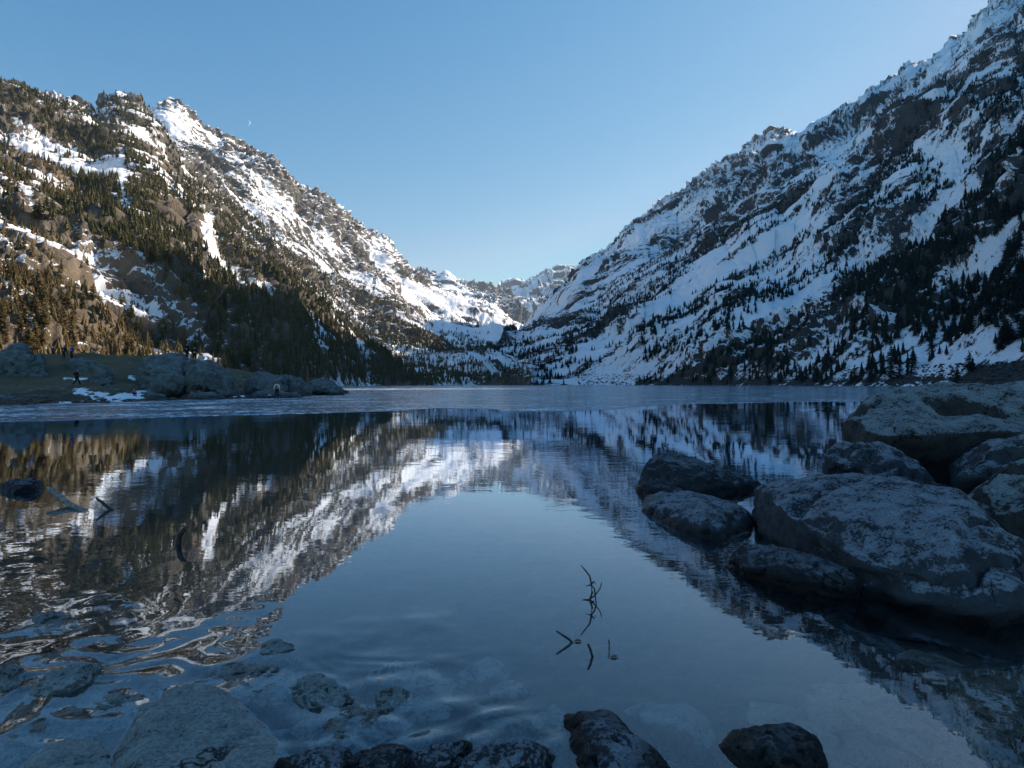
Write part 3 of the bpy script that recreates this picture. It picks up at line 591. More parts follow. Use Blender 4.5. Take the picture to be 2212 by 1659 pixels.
def rock(name, top, water, mat, label, cat="boulder", group=None, depth=.45, vox=None, amp=.05, zb=0., smooth=2, seed=0, cuts=0):
    """top: [(px,py,Y)], water: [(px,py)] contact points; hull -> remesh -> weathering"""
    wp = [Vector(W(*p)) if len(p) == 3 else Vector(G(*p, zb)) for p in water]
    pts = [Vector(W(*p)) for p in top] + wp; c = sum(wp, Vector()) / len(wp)
    pts += [Vector((c.x + (p.x - c.x) * .92, c.y + (p.y - c.y) * .92, p.z - depth)) for p in wp]
    allc = sum(pts, Vector()) / len(pts); org = Vector((allc.x, allc.y, min(p.z for p in wp)))
    bm = bmesh.new()
    for p in pts: bm.verts.new(p - org)
    bmesh.ops.convex_hull(bm, input=bm.verts)
    loose = [v for v in bm.verts if not v.link_faces]
    bmesh.ops.delete(bm, geom=loose, context='VERTS'); bmesh.ops.recalc_face_normals(bm, faces=bm.faces)
    me = bpy.data.meshes.new(name); bm.to_mesh(me); bm.free()
    o = bpy.data.objects.new(name, me); col.objects.link(o)
    ext = max((max(p[i] for p in pts) - min(p[i] for p in pts)) for i in range(3))
    v = vox or ext / 95
    mo = o.modifiers.new("r", 'REMESH'); mo.mode = 'VOXEL'; mo.voxel_size = v
    sm = o.modifiers.new("s", 'SMOOTH'); sm.factor = .5; sm.iterations = 2
    dg = bpy.context.evaluated_depsgraph_get(); me2 = bpy.data.meshes.new_from_object(o.evaluated_get(dg))
    o.modifiers.clear(); o.data = me2; me2.name = name
    n = len(me2.vertices); co = np.empty(n * 3, np.float32); me2.vertices.foreach_get("co", co); co = co.reshape(-1, 3).astype(float)
    nm = np.empty(n * 3, np.float32); me2.vertices.foreach_get("normal", nm); nm = nm.reshape(-1, 3)
    e = ext; sd = seed * 7.7 + 1
    rr = np.random.default_rng(seed + 900); cen = co.mean(0)
    for q in range(16):
        u = rr.normal(size=3); u[2] = abs(u[2]) * .9; u /= np.linalg.norm(u); pr = (co - cen) @ u; top_ = np.max(pr); dlim = top_ * rr.uniform(.84, .96)
        co = co - np.outer(np.maximum(pr - dlim, 0) * .95, u)
    co = cen + (co - cen) * np.array([1.07, 1.04, 1.03])
    D = amp * e * (.75 * fbm(co[:, 0] / (e * .30) + sd, co[:, 1] / (e * .30), co[:, 2] / (e * .22), 3) - .9 * sstep(.72, 1., ridged(co[:, 0] / (e * .33) + sd, co[:, 1] / (e * .33), co[:, 2] / (e * .2) + sd, 2)) + .34 * ridged(co[:, 0] / (e * .10), co[:, 1] / (e * .10) + sd, co[:, 2] / (e * .06), 3) + .10 * fbm(co[:, 0] / (e * .03), co[:, 1] / (e * .03), co[:, 2] / (e * .025) + sd, 2))
    co = co + nm * D[:, None]
    me2.vertices.foreach_set("co", co.astype(np.float32).ravel()); me2.update()
    me2.polygons.foreach_set("use_smooth", np.full(len(me2.polygons), True)); me2.materials.clear(); me2.materials.append(RM[mat])
    o.location = org; tag(o, label, cat, group); return o

def T(px, py, h): return (px, py, F * (HC - h) / (py - CY))
def Yw(py): return F * HC / (py - CY)
rock("boulder", [(1870, 893, 9.2), (1935, 855, 9.6), (2000, 839, 9.8), (2060, 836, 9.8), (2120, 838, 9.7), (2180, 848, 9.6), (2300, 870, 9.2), (2380, 930, 8.6), (1825, 930, 8.9), (1990, 930, 8.0), (2110, 920, 8.0), (2250, 930, 8.), (1790, 972, 8.4)], [(1786, 1010), (1800, 1040), (1900, 1062), (2050, 1062), (2250, 1060), (2400, 1000), (1850, 975)], 'lichen', "largest boulder top right, pale lichen cap above a dark rusty flank", depth=.6, amp=.045, seed=1)
rock("boulder", [(1850, 944, 7.5), (1880, 948, 7.5), (1815, 965, 7.5), (1935, 975, 7.4), (1990, 1010, 7.2), (1800, 1005, 7.4), (1860, 985, 7.0)], [(1790, 1036), (1870, 1050), (1960, 1068), (2060, 1088), (2070, 1060), (1800, 1020)], 'frost', "rounded grey boulder with pale lichen streaks standing before the largest boulder", depth=.5, amp=.045, seed=2)
rock("boulder", [(2110, 968, 7.0), (2160, 945, 7.1), (2230, 932, 7.1), (2320, 930, 7.), (2090, 1000, 6.8), (2240, 985, 6.6), (2150, 1000, 6.7)], [(2072, 1050), (2110, 1092), (2200, 1100), (2330, 1110), (2360, 1040), (2070, 1040)], 'frost', "grey boulder at the right edge under the largest boulder, white lichen blotches", depth=.5, amp=.045, seed=3)
rock("boulder", [(2130, 1048, 5.5), (2165, 1040, 5.6), (2212, 1003, 5.7), (2300, 985, 5.7), (2100, 1062, 5.5), (2400, 1010, 5.5), (2250, 1040, 5.3), (2095, 1085, 5.45)], [(2100, 1130), (2150, 1190), (2240, 1215), (2400, 1230), (2440, 1120), (2098, 1100)], 'lichen', "dark boulder at the right edge with a yellowish white lichen cap", depth=.4, amp=.04, seed=4)
rock("boulder", [T(1636, 1056, .30), T(1655, 1036, .42), T(1700, 1022, .52), T(1760, 1030, .54), T(1820, 1044, .53), T(1900, 1048, .55), T(1965, 1044, .57), T(2020, 1060, .58), T(2090, 1106, .54), T(2160, 1160, .48), T(2250, 1205, .42), T(1700, 1105, .38), T(1850, 1160, .40), T(2000, 1200, .42), T(2130, 1240, .36), T(1800, 1200, .13), T(1920, 1240, .14)], [(1614, 1090), (1640, 1130), (1720, 1182), (1800, 1228), (1900, 1282), (2010, 1305), (2200, 1320), (2300, 1280)], 'frost', "huge frosted grey boulder filling the middle of the right rock pile", depth=.5, amp=.03, vox=.02, seed=5)
rock("boulder", [T(1400, 1000, .38), T(1428, 983, .47), T(1462, 982, .47), T(1500, 992, .42), T(1560, 1010, .33), T(1620, 1034, .17), T(1384, 1026, .22), T(1460, 1030, .30), T(1540, 1040, .2)], [(1372, 1050), (1400, 1066), (1480, 1074), (1580, 1066), (1648, 1052), (1630, 1042), (1420, 1036)], 'dark', "dark pointed boulder in open water left of the right rock pile, uppermost of three", depth=.4, amp=.035, seed=6)
rock("boulder", [T(1392, 1068, .07), T(1450, 1060, .12), T(1510, 1064, .15), T(1560, 1082, .16), T(1598, 1108, .13), T(1500, 1104, .15), T(1420, 1100, .08), T(1560, 1136, .14)], [(1366, 1078), (1396, 1108), (1440, 1136), (1500, 1152), (1580, 1176), (1616, 1146), (1606, 1112), (1450, 1066)], 'frost', "low flat slab in the water with an icy rim, just below the dark pointed boulder", depth=.3, amp=.03, seed=7)
rock("boulder", [T(1540, 1198, .05), T(1590, 1182, .13), T(1650, 1194, .13), T(1700, 1190, .17), T(1760, 1203, .17), T(1810, 1220, .16), T(1845, 1248, .12), T(1868, 1274, .05), T(1700, 1228, .14), T(1790, 1250, .13)], [(1516, 1206), (1560, 1226), (1640, 1250), (1720, 1268), (1800, 1288), (1876, 1292), (1860, 1262)], 'dark', "long low jagged slab in the water below the huge frosted boulder", depth=.25, amp=.045, seed=8)
rock("boulder", [(1560, 1590, 2.62), (1610, 1575, 2.6), (1655, 1566, 2.6), (1690, 1545, 2.6), (1715, 1543, 2.6), (1745, 1575, 2.55), (1780, 1610, 2.48), (1660, 1610, 2.4)], [(1550, 1612), (1580, 1650), (1640, 1690), (1720, 1710), (1790, 1690), (1812, 1640), (1760, 1600), (1600, 1595)], 'dark', "dark triangular boulder alone in the water at the bottom right of centre", depth=.2, amp=.04, seed=9)
rock("boulder", [(1232, 1528, 2.85), (1262, 1521, 2.85), (1290, 1524, 2.8), (1325, 1558, 2.65), (1360, 1590, 2.5), (1400, 1625, 2.35), (1300, 1590, 2.45), (1330, 1660, 2.25)], [(1226, 1545), (1240, 1610), (1270, 1680), (1330, 1760), (1430, 1740), (1455, 1680), (1370, 1590), (1300, 1540)], 'frost', "pale ridged boulder with icy rim at the bottom centre edge", depth=.2, amp=.045, seed=10)
rock("boulder", [(10, 1045, 8.7), (40, 1034, 8.75), (80, 1036, 8.7), (50, 1050, 8.5)], [(6, 1060), (40, 1066), (90, 1060), (92, 1048), (14, 1048)], 'dark', "small blue grey stone poking from the water at the left edge", depth=.2, amp=.05, seed=11)
rock("stone", [(1878, 872, 37), (1888, 860, 37), (1900, 862, 37), (1904, 872, 37), (1890, 870, 36)], [(1876, 884), (1904, 884), (1898, 880), (1880, 880)], 'dark', "round black stone on the ice edge left of the largest boulder", "stone", depth=.3, amp=.04, seed=12)
# low stones along the bottom edge
LOW = [([T(612, 1640, .03), T(660, 1624, .07), T(720, 1618, .09), T(765, 1622, .07), T(700, 1650, .12)], [(596, 1652), (640, 1700), (760, 1710), (790, 1640), (700, 1622)], "first low dark stone from the left in the row along the bottom edge"),
       ([T(748, 1640, .05), T(800, 1618, .08), T(858, 1606, .10), T(880, 1612, .08), T(830, 1650, .13)], [(735, 1650), (760, 1700), (880, 1710), (900, 1640), (866, 1608)], "second low dark stone from the left in the row along the bottom edge"),
       ([T(880, 1638, .05), T(930, 1612, .09), T(985, 1604, .10), T(1015, 1606, .06), T(950, 1640, .12)], [(866, 1655), (890, 1710), (990, 1720), (1030, 1630), (1016, 1606)], "third low dark stone from the left in the row along the bottom edge"),
       ([T(960, 1650, .10), T(1030, 1622, .13), T(1100, 1602, .14), T(1165, 1592, .12), T(1188, 1606, .06), T(1090, 1650, .2)], [(945, 1670), (960, 1740), (1160, 1760), (1200, 1660), (1194, 1606)], "broad rounded stone ending the row along the bottom edge, beside the pale ridged boulder")]
for k, (t, wpt, lab) in enumerate(LOW): rock("stone", t, wpt, 'frost' if k != 1 else 'dark', lab, "stone", "low stones along the bottom edge", depth=.2, amp=.05, seed=20 + k)
# stones in the shallow outflow at the bottom left
SH = [([T(345, 1480, .02), T(400, 1476, .025), T(470, 1492, .01), T(545, 1560, -.005), T(590, 1650, -.01), T(300, 1580, .06), T(420, 1620, .01), T(255, 1700, .10), T(340, 1500, .05)], [(330, 1484), (285, 1570), (225, 1700), (300, 1900), (620, 1900), (650, 1690), (560, 1550), (450, 1478)], 'under', "big pale angular block awash in the flowing water, bottom left", -.02, .02),
      ([T(80, 1612, .01), T(140, 1600, .02), T(210, 1606, .01), T(140, 1650, .03)], [(30, 1660), (50, 1760), (220, 1780), (240, 1650), (200, 1600), (100, 1600)], 'under', "flat pale stone awash in the bottom left corner", 0, .03),
      ([T(80, 1480, .04), T(130, 1446, .05), T(190, 1426, .06), T(208, 1432, .05), T(150, 1478, .04)], [(56, 1498), (110, 1506), (210, 1464), (218, 1436), (120, 1452)], 'under', "narrow rough stone breaking the stream surface at the left", 0, .06),
      ([T(0, 1590, -.01), T(80, 1560, 0), T(200, 1530, 0), T(320, 1492, -.01)], [(-60, 1640), (100, 1620), (280, 1570), (380, 1500), (150, 1530), (0, 1560)], 'under', "long brown rock ridge just under the stream at the left edge", -.03, .04),
      ([T(632, 1468, .01), T(660, 1456, .03), T(695, 1470, .03), T(725, 1500, .02), T(680, 1508, .02)], [(612, 1482), (650, 1526), (740, 1526), (768, 1500), (690, 1458)], 'under', "small speckled stone breaking the surface in the stream", 0, .07),
      ([T(815, 1496, .02), T(850, 1480, .04), T(885, 1500, .02)], [(800, 1510), (840, 1540), (895, 1524), (880, 1488)], 'under', "small dark stone beside a ripple in the stream, right of the speckled one", 0, .06),
      ([T(560, 1396, .01), T(600, 1382, .02), T(640, 1392, .01)], [(535, 1404), (590, 1416), (650, 1404), (610, 1382)], 'under', "small stone under a glassy hump of water, left of centre", 0, .06),
      ([T(800, 1446, -.03), T(880, 1430, -.02), T(950, 1450, -.04)], [(780, 1462), (860, 1494), (970, 1474), (900, 1430)], 'under', "dark stone under the water below the long ripple", -.05, .06),
      ([T(440, 1444, -.01), T(520, 1430, 0), T(600, 1450, -.01), T(520, 1480, 0)], [(390, 1480), (480, 1526), (640, 1500), (660, 1450), (500, 1424)], 'under', "broad stone under the water behind the big pale block", -.02, .04),
      ([T(650, 1556, -.01), T(740, 1530, 0), T(860, 1540, -.01), T(740, 1590, 0)], [(620, 1570), (700, 1640), (880, 1600), (900, 1540), (740, 1520)], 'under', "broad stone under the water above the row of low stones", -.03, .05),
      ([T(-30, 1450, 0), T(40, 1446, .01), T(10, 1480, .01)], [(-120, 1480), (0, 1510), (70, 1484), (30, 1436)], 'under', "stone under the stream at the left edge above the brown ridge", -.02, .05),
      ([T(50, 1336, 0), T(130, 1325, .01), T(180, 1340, 0)], [(10, 1356), (100, 1380), (210, 1356), (120, 1322)], 'under', "stone under the swirling water near the left edge", -.02, .05)]
for k, (t, wpt, mt, lab, zb, am) in enumerate(SH): rock("stone", t, wpt, 'pale' if (mt == 'under' and zb < 0 and k > 1) else mt, lab, "stone", depth=.2, amp=am, zb=zb, seed=30 + k)
rs = random.Random(11)
def sunk(n, x0, x1, y0, y1, z0, z1, mat, lab, grp):
    for k in range(n):
        x, y = rs.uniform(x0, x1), rs.uniform(y0, y1); 
        if grp.endswith("right") and (y < 1320 + (2212 - x) * .45 - 40): y = min(y1, 1320 + (2212 - x) * .45 + rs.uniform(0, 60))
        z = rs.uniform(z0, z1); c = Vector(G(x, y, z)); r_ = rs.uniform(.09, .30); pts = []
        bm = bmesh.new(); bmesh.ops.create_icosphere(bm, subdivisions=4, radius=1)
        rr = np.random.default_rng(k + int(x)); V = np.array([v.co[:] for v in bm.verts])
        for q in range(14):
            u = rr.normal(size=3); u /= np.linalg.norm(u); d = V @ u; V = V - np.outer(np.maximum(d - rr.uniform(.6, .85), 0), u)
        V *= (1 + .10 * fbm(V[:, 0] * 1.5 + k, V[:, 1] * 1.5, V[:, 2] * 1.5, 4))[:, None]; V *= np.array([1, rr.uniform(.6, .9), rr.uniform(.3, .5)]) * r_
        for v, p in zip(bm.verts, V): v.co = p; 
        for f_ in bm.faces: f_.smooth = True
        me = bpy.data.meshes.new("sunken_stone"); bm.to_mesh(me); bm.free(); me.materials.append(RM[mat])
        o = bpy.data.objects.new("sunken_stone", me); col.objects.link(o); o.location = c - Vector((0, 0, r_ * .45)); o.rotation_euler = (rr.uniform(-.2, .2), rr.uniform(-.2, .2), rr.uniform(0, 6.28)); tag(o, lab, "stone", grp)
sunk(64, -60, 1200, 1410, 1700, -.07, .004, 'pale', "stone lying under the shallow stream at the bottom left", "stones under the shallow stream bottom left")
sunk(36, 1640, 2300, 1340, 1680, -.14, -.05, 'brown', "brown stone lying under the dark clear water at the bottom right", "brown stones under the water bottom right")
sunk(8, 1150, 1500, 1480, 1680, -.22, -.10, 'pale', "dim stone lying deep under the still water at the bottom centre", "dim stones under the water bottom centre")

# outcrops on the grassy point
PT = [([(310, 800, 66), (330, 776, 70), (365, 765, 73), (400, 768, 73), (385, 800, 66), (340, 808, 64), (372, 822, 61)], [(305, 838), (350, 845), (385, 845), (400, 830), (320, 826)], "left half of the broad grey outcrop on the grassy point"),
      ([(395, 780, 68), (420, 776, 70), (455, 780, 70), (480, 795, 70), (500, 812, 70), (420, 800, 62), (440, 820, 60)], [(395, 842), (440, 852), (480, 848), (505, 836), (400, 832)], "right half of the broad grey outcrop on the grassy point"),
      ([(540, 822, 72), (560, 809, 75), (600, 808, 76), (605, 822, 70), (570, 826, 68)], [(534, 842), (560, 848), (610, 850), (612, 840), (545, 838)], "grey outcrop behind the person in red and white on the shore"),
      ([(612, 815, 78), (640, 814, 79), (655, 825, 78), (662, 838, 76), (630, 828, 72)], [(606, 850), (640, 854), (668, 850), (660, 843), (612, 842)], "sloping grey outcrop right of the person in red and white"),
      ([(670, 828, 84), (690, 820, 86), (715, 826, 86), (728, 840, 84), (700, 834, 80)], [(664, 850), (700, 853), (735, 852), (728, 848), (668, 847)], "last grey outcrop at the tip of the grassy point"),
      ([(0, 768, 70), (25, 752, 72), (50, 749, 72), (66, 758, 72), (62, 772, 70), (20, 765, 68)], [(-10, 812), (30, 820), (70, 816), (70, 806), (0, 806)], "domed grey boulder at the left edge of the grassy point"),
      ([(58, 768, 71), (72, 759, 72), (88, 765, 72), (86, 778, 70)], [(52, 808), (80, 812), (95, 806), (80, 800)], "smaller grey boulder beside the domed one on the grassy point"),
      ([(155, 778, 74), (180, 772, 75), (200, 776, 75), (190, 784, 73)], [(150, 806), (190, 810), (208, 804), (170, 800)], "low grey rock under the two hikers on the grassy point"),
      ([(198, 797, 66), (220, 793, 67), (236, 798, 67), (216, 804, 65)], [(194, 832), (220, 836), (242, 832), (215, 828)], "small flat rock in the middle of the grassy point"),
      ([(-10, 864, 48), (20, 860, 49), (45, 866, 48)], [(-20, 878), (30, 879), (60, 876), (10, 872)], "flat stone on the waterline at the left end of the grassy point"),
      ([(300, 852, 58), (330, 846, 60), (350, 852, 59)], [(292, 866), (330, 868), (360, 865), (330, 860)], "low dark stone on the shore right of the pink child"),
      ([(400, 856, 60), (440, 850, 62), (470, 856, 61)], [(392, 865), (440, 866), (480, 863), (430, 860)], "low dark stone on the waterline below the broad outcrop"),
      ([(555, 852, 66), (590, 848, 68), (640, 852, 68)], [(540, 861), (590, 863), (655, 860), (600, 857)], "dark shore stones under the person in red and white")]
for k, (t, wpt, lab) in enumerate(PT):
    ym = sum(a[2] for a in t) / len(t); wpt = [(a, b, ym - 2.5) for a, b in wpt] + [(a, b - 2, ym + 4) for a, b in wpt]
    rock("outcrop" if k < 5 else "stone", t, wpt, 'shore', lab, "rock", depth=1.5, amp=.075, seed=50 + k)
# sunlit boulders lying high on the near hill are left in the hill's relief

# loose rubble and tufts, too many to count
def rubble(name, label, P, rad, m, seed):
    r = np.random.default_rng(seed); base = []
    for k in range(5):
        bm = bmesh.new(); bmesh.ops.create_icosphere(bm, subdivisions=2, radius=1); V = np.array([v.co[:] for v in bm.verts]); Fc = np.array([[v.index for v in f.verts] for f in bm.faces]); bm.free()
        for q in range(9):
            u = r.normal(size=3); u /= np.linalg.norm(u); d = V @ u; V = V - np.outer(np.maximum(d - r.uniform(.5, .8), 0), u)
        base.append((V, Fc))
    Vs, Fs, o_ = [], [], 0
    for k in range(5):
        p = P[k::5]; a = r.random(len(p)) * 6.28; V, Fc = base[k]; R_ = rad[k::5][:, None]
        x = (V[:, 0] * np.cos(a)[:, None] - V[:, 1] * np.sin(a)[:, None]) * R_; y = (V[:, 0] * np.sin(a)[:, None] + V[:, 1] * np.cos(a)[:, None]) * R_ * .8; z = V[:, 2] * R_ * .55
        Vs.append((np.stack([x, y, z], -1) + p[:, None, :]).reshape(-1, 3)); Fs.append((Fc[None] + (np.arange(len(p)) * len(V))[:, None, None] + o_).reshape(-1, 3)); o_ += len(p) * len(V)
    tag(npmesh(name, np.vstack(Vs), np.vstack(Fs), m, False), label, name.replace("_", " "), kind='stuff')
_n = 2600; _i = RNG.integers(0, GX.shape[0] - 30, _n * 3); _j = RNG.integers(0, GX.shape[1], _n * 3)
_p = np.stack([GX[_i, _j], GY[_i, _j], GZ[_i, _j]], -1); _k = (_p[:, 2] > -.1) & (RNG.random(len(_p)) < np.exp(-np.maximum(_p[:, 2], 0) / .8)) & (_p[:, 1] < 110); _p = _p[_k][:_n]
rubble("shore_rubble", "small dark broken stones strewn along the edge of the grassy point", _p, .05 + .38 * RNG.random(len(_p)) ** 2.5, RM['shore'], 3)
_S = SR; _a = (_S['g'] > 0) & (_S['g'] < .05) & (_S['PX'] > 1250) & (_S['PX'] < 2400) & (_S['P'][..., 2] > -.3) & (_S['P'][..., 2] < 14); _q = np.argwhere(_a); _q = _q[RNG.integers(0, len(_q), 4200)]
_p = _S['P'][_q[:, 0], _q[:, 1]]; rubble("bank_rubble", "dark boulders and scree scattered along the shaded far bank on the right", _p, .3 + 1.5 * RNG.random(len(_p)) ** 3, RM['dark'], 4)

# ------------------------------------------------------------------ tubes: logs, twigs
def tube(name, pts, radii, mat, parent=None, m=8):
    V, Fc = [], []
    P = [Vector(p) for p in pts]
    for i, p in enumerate(P):
        t = (P[min(i + 1, len(P) - 1)] - P[max(i - 1, 0)]).normalized(); a = t.orthogonal().normalized(); b = t.cross(a)
        a = (Vector((0, 0, 1)) - t * t.z); a = a.normalized() if a.length > .05 else t.orthogonal().normalized(); b = t.cross(a)
        for j in range(m):
            an = j * 2 * math.pi / m; V.append(p + (a * math.cos(an) + b * math.sin(an)) * radii[i] * (1 + .12 * math.sin(j * 2.3 + i)))
    for i in range(len(P) - 1):
        for j in range(m): Fc.append((i * m + j, i * m + (j + 1) % m, (i + 1) * m + (j + 1) % m, (i + 1) * m + j))
    bm = bmesh.new(); vs = [bm.verts.new(v) for v in V]
    for f in Fc: bm.faces.new([vs[q] for q in f])
    bm.faces.new(vs[:m][::-1]); bm.faces.new(vs[-m:]); bmesh.ops.recalc_face_normals(bm, faces=bm.faces)
    me = bpy.data.meshes.new(name); bm.to_mesh(me); bm.free(); me.materials.append(mat); me.polygons.foreach_set("use_smooth", np.full(len(me.polygons), True))
    o = bpy.data.objects.new(name, me); col.objects.link(o)
    if parent: o.parent = parent
    return o
def wood_mat(name, a, b, s=20):
    m, n, l, p = newmat(name); co = objcoord(n); f = noise_node(n, l, s, 5, .6, co); l.new(mixc(n, l, ramp(n, l, f, .35, .65), a, b), p.inputs["Base Color"]); p.inputs["Roughness"].default_value = .75; bump(n, l, f, .5, .01, p.inputs["Normal"]); return m
M_log = wood_mat("weathered_wood", (.10, .085, .07), (.32, .28, .24)); M_twig = wood_mat("wet_twig", (.02, .016, .012), (.05, .04, .03), 60)
Yb = Yw(1103)
rt = tube("driftwood", [W(103, 1054, Yb + .6), W(116, 1062, Yb + .5), W(130, 1073, Yb + .4), W(150, 1090, Yb + .2), W(180, 1103, Yb), W(200, 1118, Yb - .15)], [.02, .034, .038, .034, .028, .016], M_log)
tag(rt, "pale broken driftwood branch rising from the water near the left edge", "branch")
tube("twig", [W(150, 1088, Yb + .2), W(142, 1096, Yb + .15), W(135, 1093, Yb + .1)], [.015, .01, .005], M_log, rt)
o = tube("driftwood", [W(208, 1076, Yw(1100)), W(222, 1086, Yw(1100)), W(240, 1101, Yw(1101)), W(250, 1108, Yw(1105))], [.012, .018, .02, .01], M_twig); tag(o, "thin dark branch tip right of the pale broken driftwood", "branch")
Yb = Yw(1178)
o = tube("driftwood", [W(402, 1138, Yb + .05), W(396, 1146, Yb), W(388, 1158, Yb), W(386, 1178, Yb), W(387, 1190, Yb)], [.012, .022, .026, .024, .02], M_twig); tag(o, "curved dark branch stub standing out of the mountain reflection left of centre", "branch")
Yb = Yw(1296)
rt = tube("twig_cluster", [W(1255, 1221, Yb), W(1264, 1232, Yb), W(1274, 1245, Yb), W(1277, 1262, Yb), W(1279, 1280, Yb), W(1273, 1298, Yb)], [.003, .005, .006, .006, .007, .005], M_twig)
tag(rt, "tallest forked dark twig sticking out of the still water in the middle", "twig")
tube("side_twig", [W(1272, 1296, Yb), W(1285, 1286, Yb), W(1296, 1272, Yb), W(1300, 1258, Yb)], [.005, .005, .004, .003], M_twig, rt)
tube("side_twig", [W(1277, 1262, Yb), W(1283, 1256, Yb), W(1286, 1262, Yb)], [.007, .006, .003], M_twig, rt)
tube("side_twig", [W(1266, 1266, Yb), W(1277, 1263, Yb), W(1284, 1272, Yb), W(1289, 1312, Yb - .1)], [.003, .006, .006, .003], M_twig, rt)
tube("side_twig", [W(1258, 1296, Yb), W(1272, 1295, Yb), W(1284, 1300, Yb - .04)], [.003, .005, .003], M_twig, rt)
Yb = Yw(1388)
o = tube("twig", [W(1202, 1363, Yb), W(1215, 1372, Yb), W(1229, 1381, Yb), W(1237, 1389, Yb)], [.005, .006, .007, .006], M_twig); tag(o, "slanting dark twig left of the three short twigs in the water", "twig")
Yb = Yw(1419)
o = tube("twig", [W(1270, 1391, Yb), W(1275, 1403, Yb), W(1280, 1420, Yb)], [.006, .007, .007], M_twig); tag(o, "thick short dark twig, middle of the three short twigs", "twig")
Yb = Yw(1402)
o = tube("twig", [W(1314, 1381, Yb), W(1316, 1390, Yb), W(1316, 1404, Yb)], [.003, .004, .004], M_twig); tag(o, "thinnest upright twig, right of the three short twigs", "twig")
for (x, y, lab) in ((1248, 1386, "tiny dry leaf floating beside the slanting twig"), (1326, 1420, "tiny dry leaf floating by the thinnest upright twig")):
    c = Vector(G(x, y)); o = tube("leaf", [c + Vector((-.022, 0, .004)), c + Vector((-.008, .002, .009)), c + Vector((.01, 0, .008)), c + Vector((.024, -.003, .005))], [.001, .007, .006, .001], M_log); tag(o, lab, "leaf")

# ------------------------------------------------------------------ people
M_skin = simple("skin", (.45, .28, .20), .6); M_hair = simple("hair", (.03, .02, .015), .7); M_black = simple("black_cloth", (.008, .008, .010), .9); M_navy = simple("navy_cloth", (.012, .016, .03), .9)
M_blue = simple("blue_cloth", (.01, .06, .32), .8); M_pink = simple("pink_cloth", (.65, .05, .18), .8); M_lblue = simple("light_blue_cloth", (.25, .5, .68), .8); M_red = simple("red_cloth", (.65, .05, .02), .8); M_white = simple("white_cloth", (.65, .65, .68), .8); M_lav = simple("lavender_cloth", (.45, .42, .55), .8)
def skinned(name, joints, edges, mat, parent, scale, sub=2):
    me = bpy.data.meshes.new(name); me.from_pydata([Vector(j[0]) * scale for j in joints], edges, [])
    o = bpy.data.objects.new(name, me); col.objects.link(o)
    s = o.modifiers.new("s", 'SKIN'); u = o.modifiers.new("u", 'SUBSURF'); u.levels = sub; u.render_levels = sub
    if not me.skin_vertices: me.attributes.new  # created by the modifier
    if len(me.skin_vertices) == 0:
        return o
    for v, j in zip(me.skin_vertices[0].data, joints): v.radius = (j[1] * scale, j[1] * scale)
    me.skin_vertices[0].data[0].use_root = True
    dg = bpy.context.evaluated_depsgraph_get(); m2 = bpy.data.meshes.new_from_object(o.evaluated_get(dg)); o.modifiers.clear(); o.data = m2
    m2.materials.clear(); m2.materials.append(mat); m2.polygons.foreach_set("use_smooth", np.full(len(m2.polygons), True)); o.parent = parent
    return o
def make_skin_data(me):
    bm = bmesh.new(); bm.from_mesh(me); bm.verts.layers.skin.verify(); bm.to_mesh(me); bm.free()
_from = skinned
def skinned(name, joints, edges, mat, parent, scale, sub=1):
    me = bpy.data.meshes.new(name); me.from_pydata([Vector(j[0]) * scale for j in joints], edges, []); make_skin_data(me)
    o = bpy.data.objects.new(name, me); col.objects.link(o)
    for v, j in zip(me.skin_vertices[0].data, joints): v.radius = (j[1] * scale, (j[2] if len(j) > 2 else j[1]) * scale)
    me.skin_vertices[0].data[0].use_root = True
    o.modifiers.new("s", 'SKIN'); u = o.modifiers.new("u", 'SUBSURF'); u.levels = sub; u.render_levels = sub
    dg = bpy.context.evaluated_depsgraph_get(); m2 = bpy.data.meshes.new_from_object(o.evaluated_get(dg)); o.modifiers.clear(); o.data = m2
    m2.materials.clear(); m2.materials.append(mat); m2.polygons.foreach_set("use_smooth", np.full(len(m2.polygons), True)); o.parent = parent
    return o
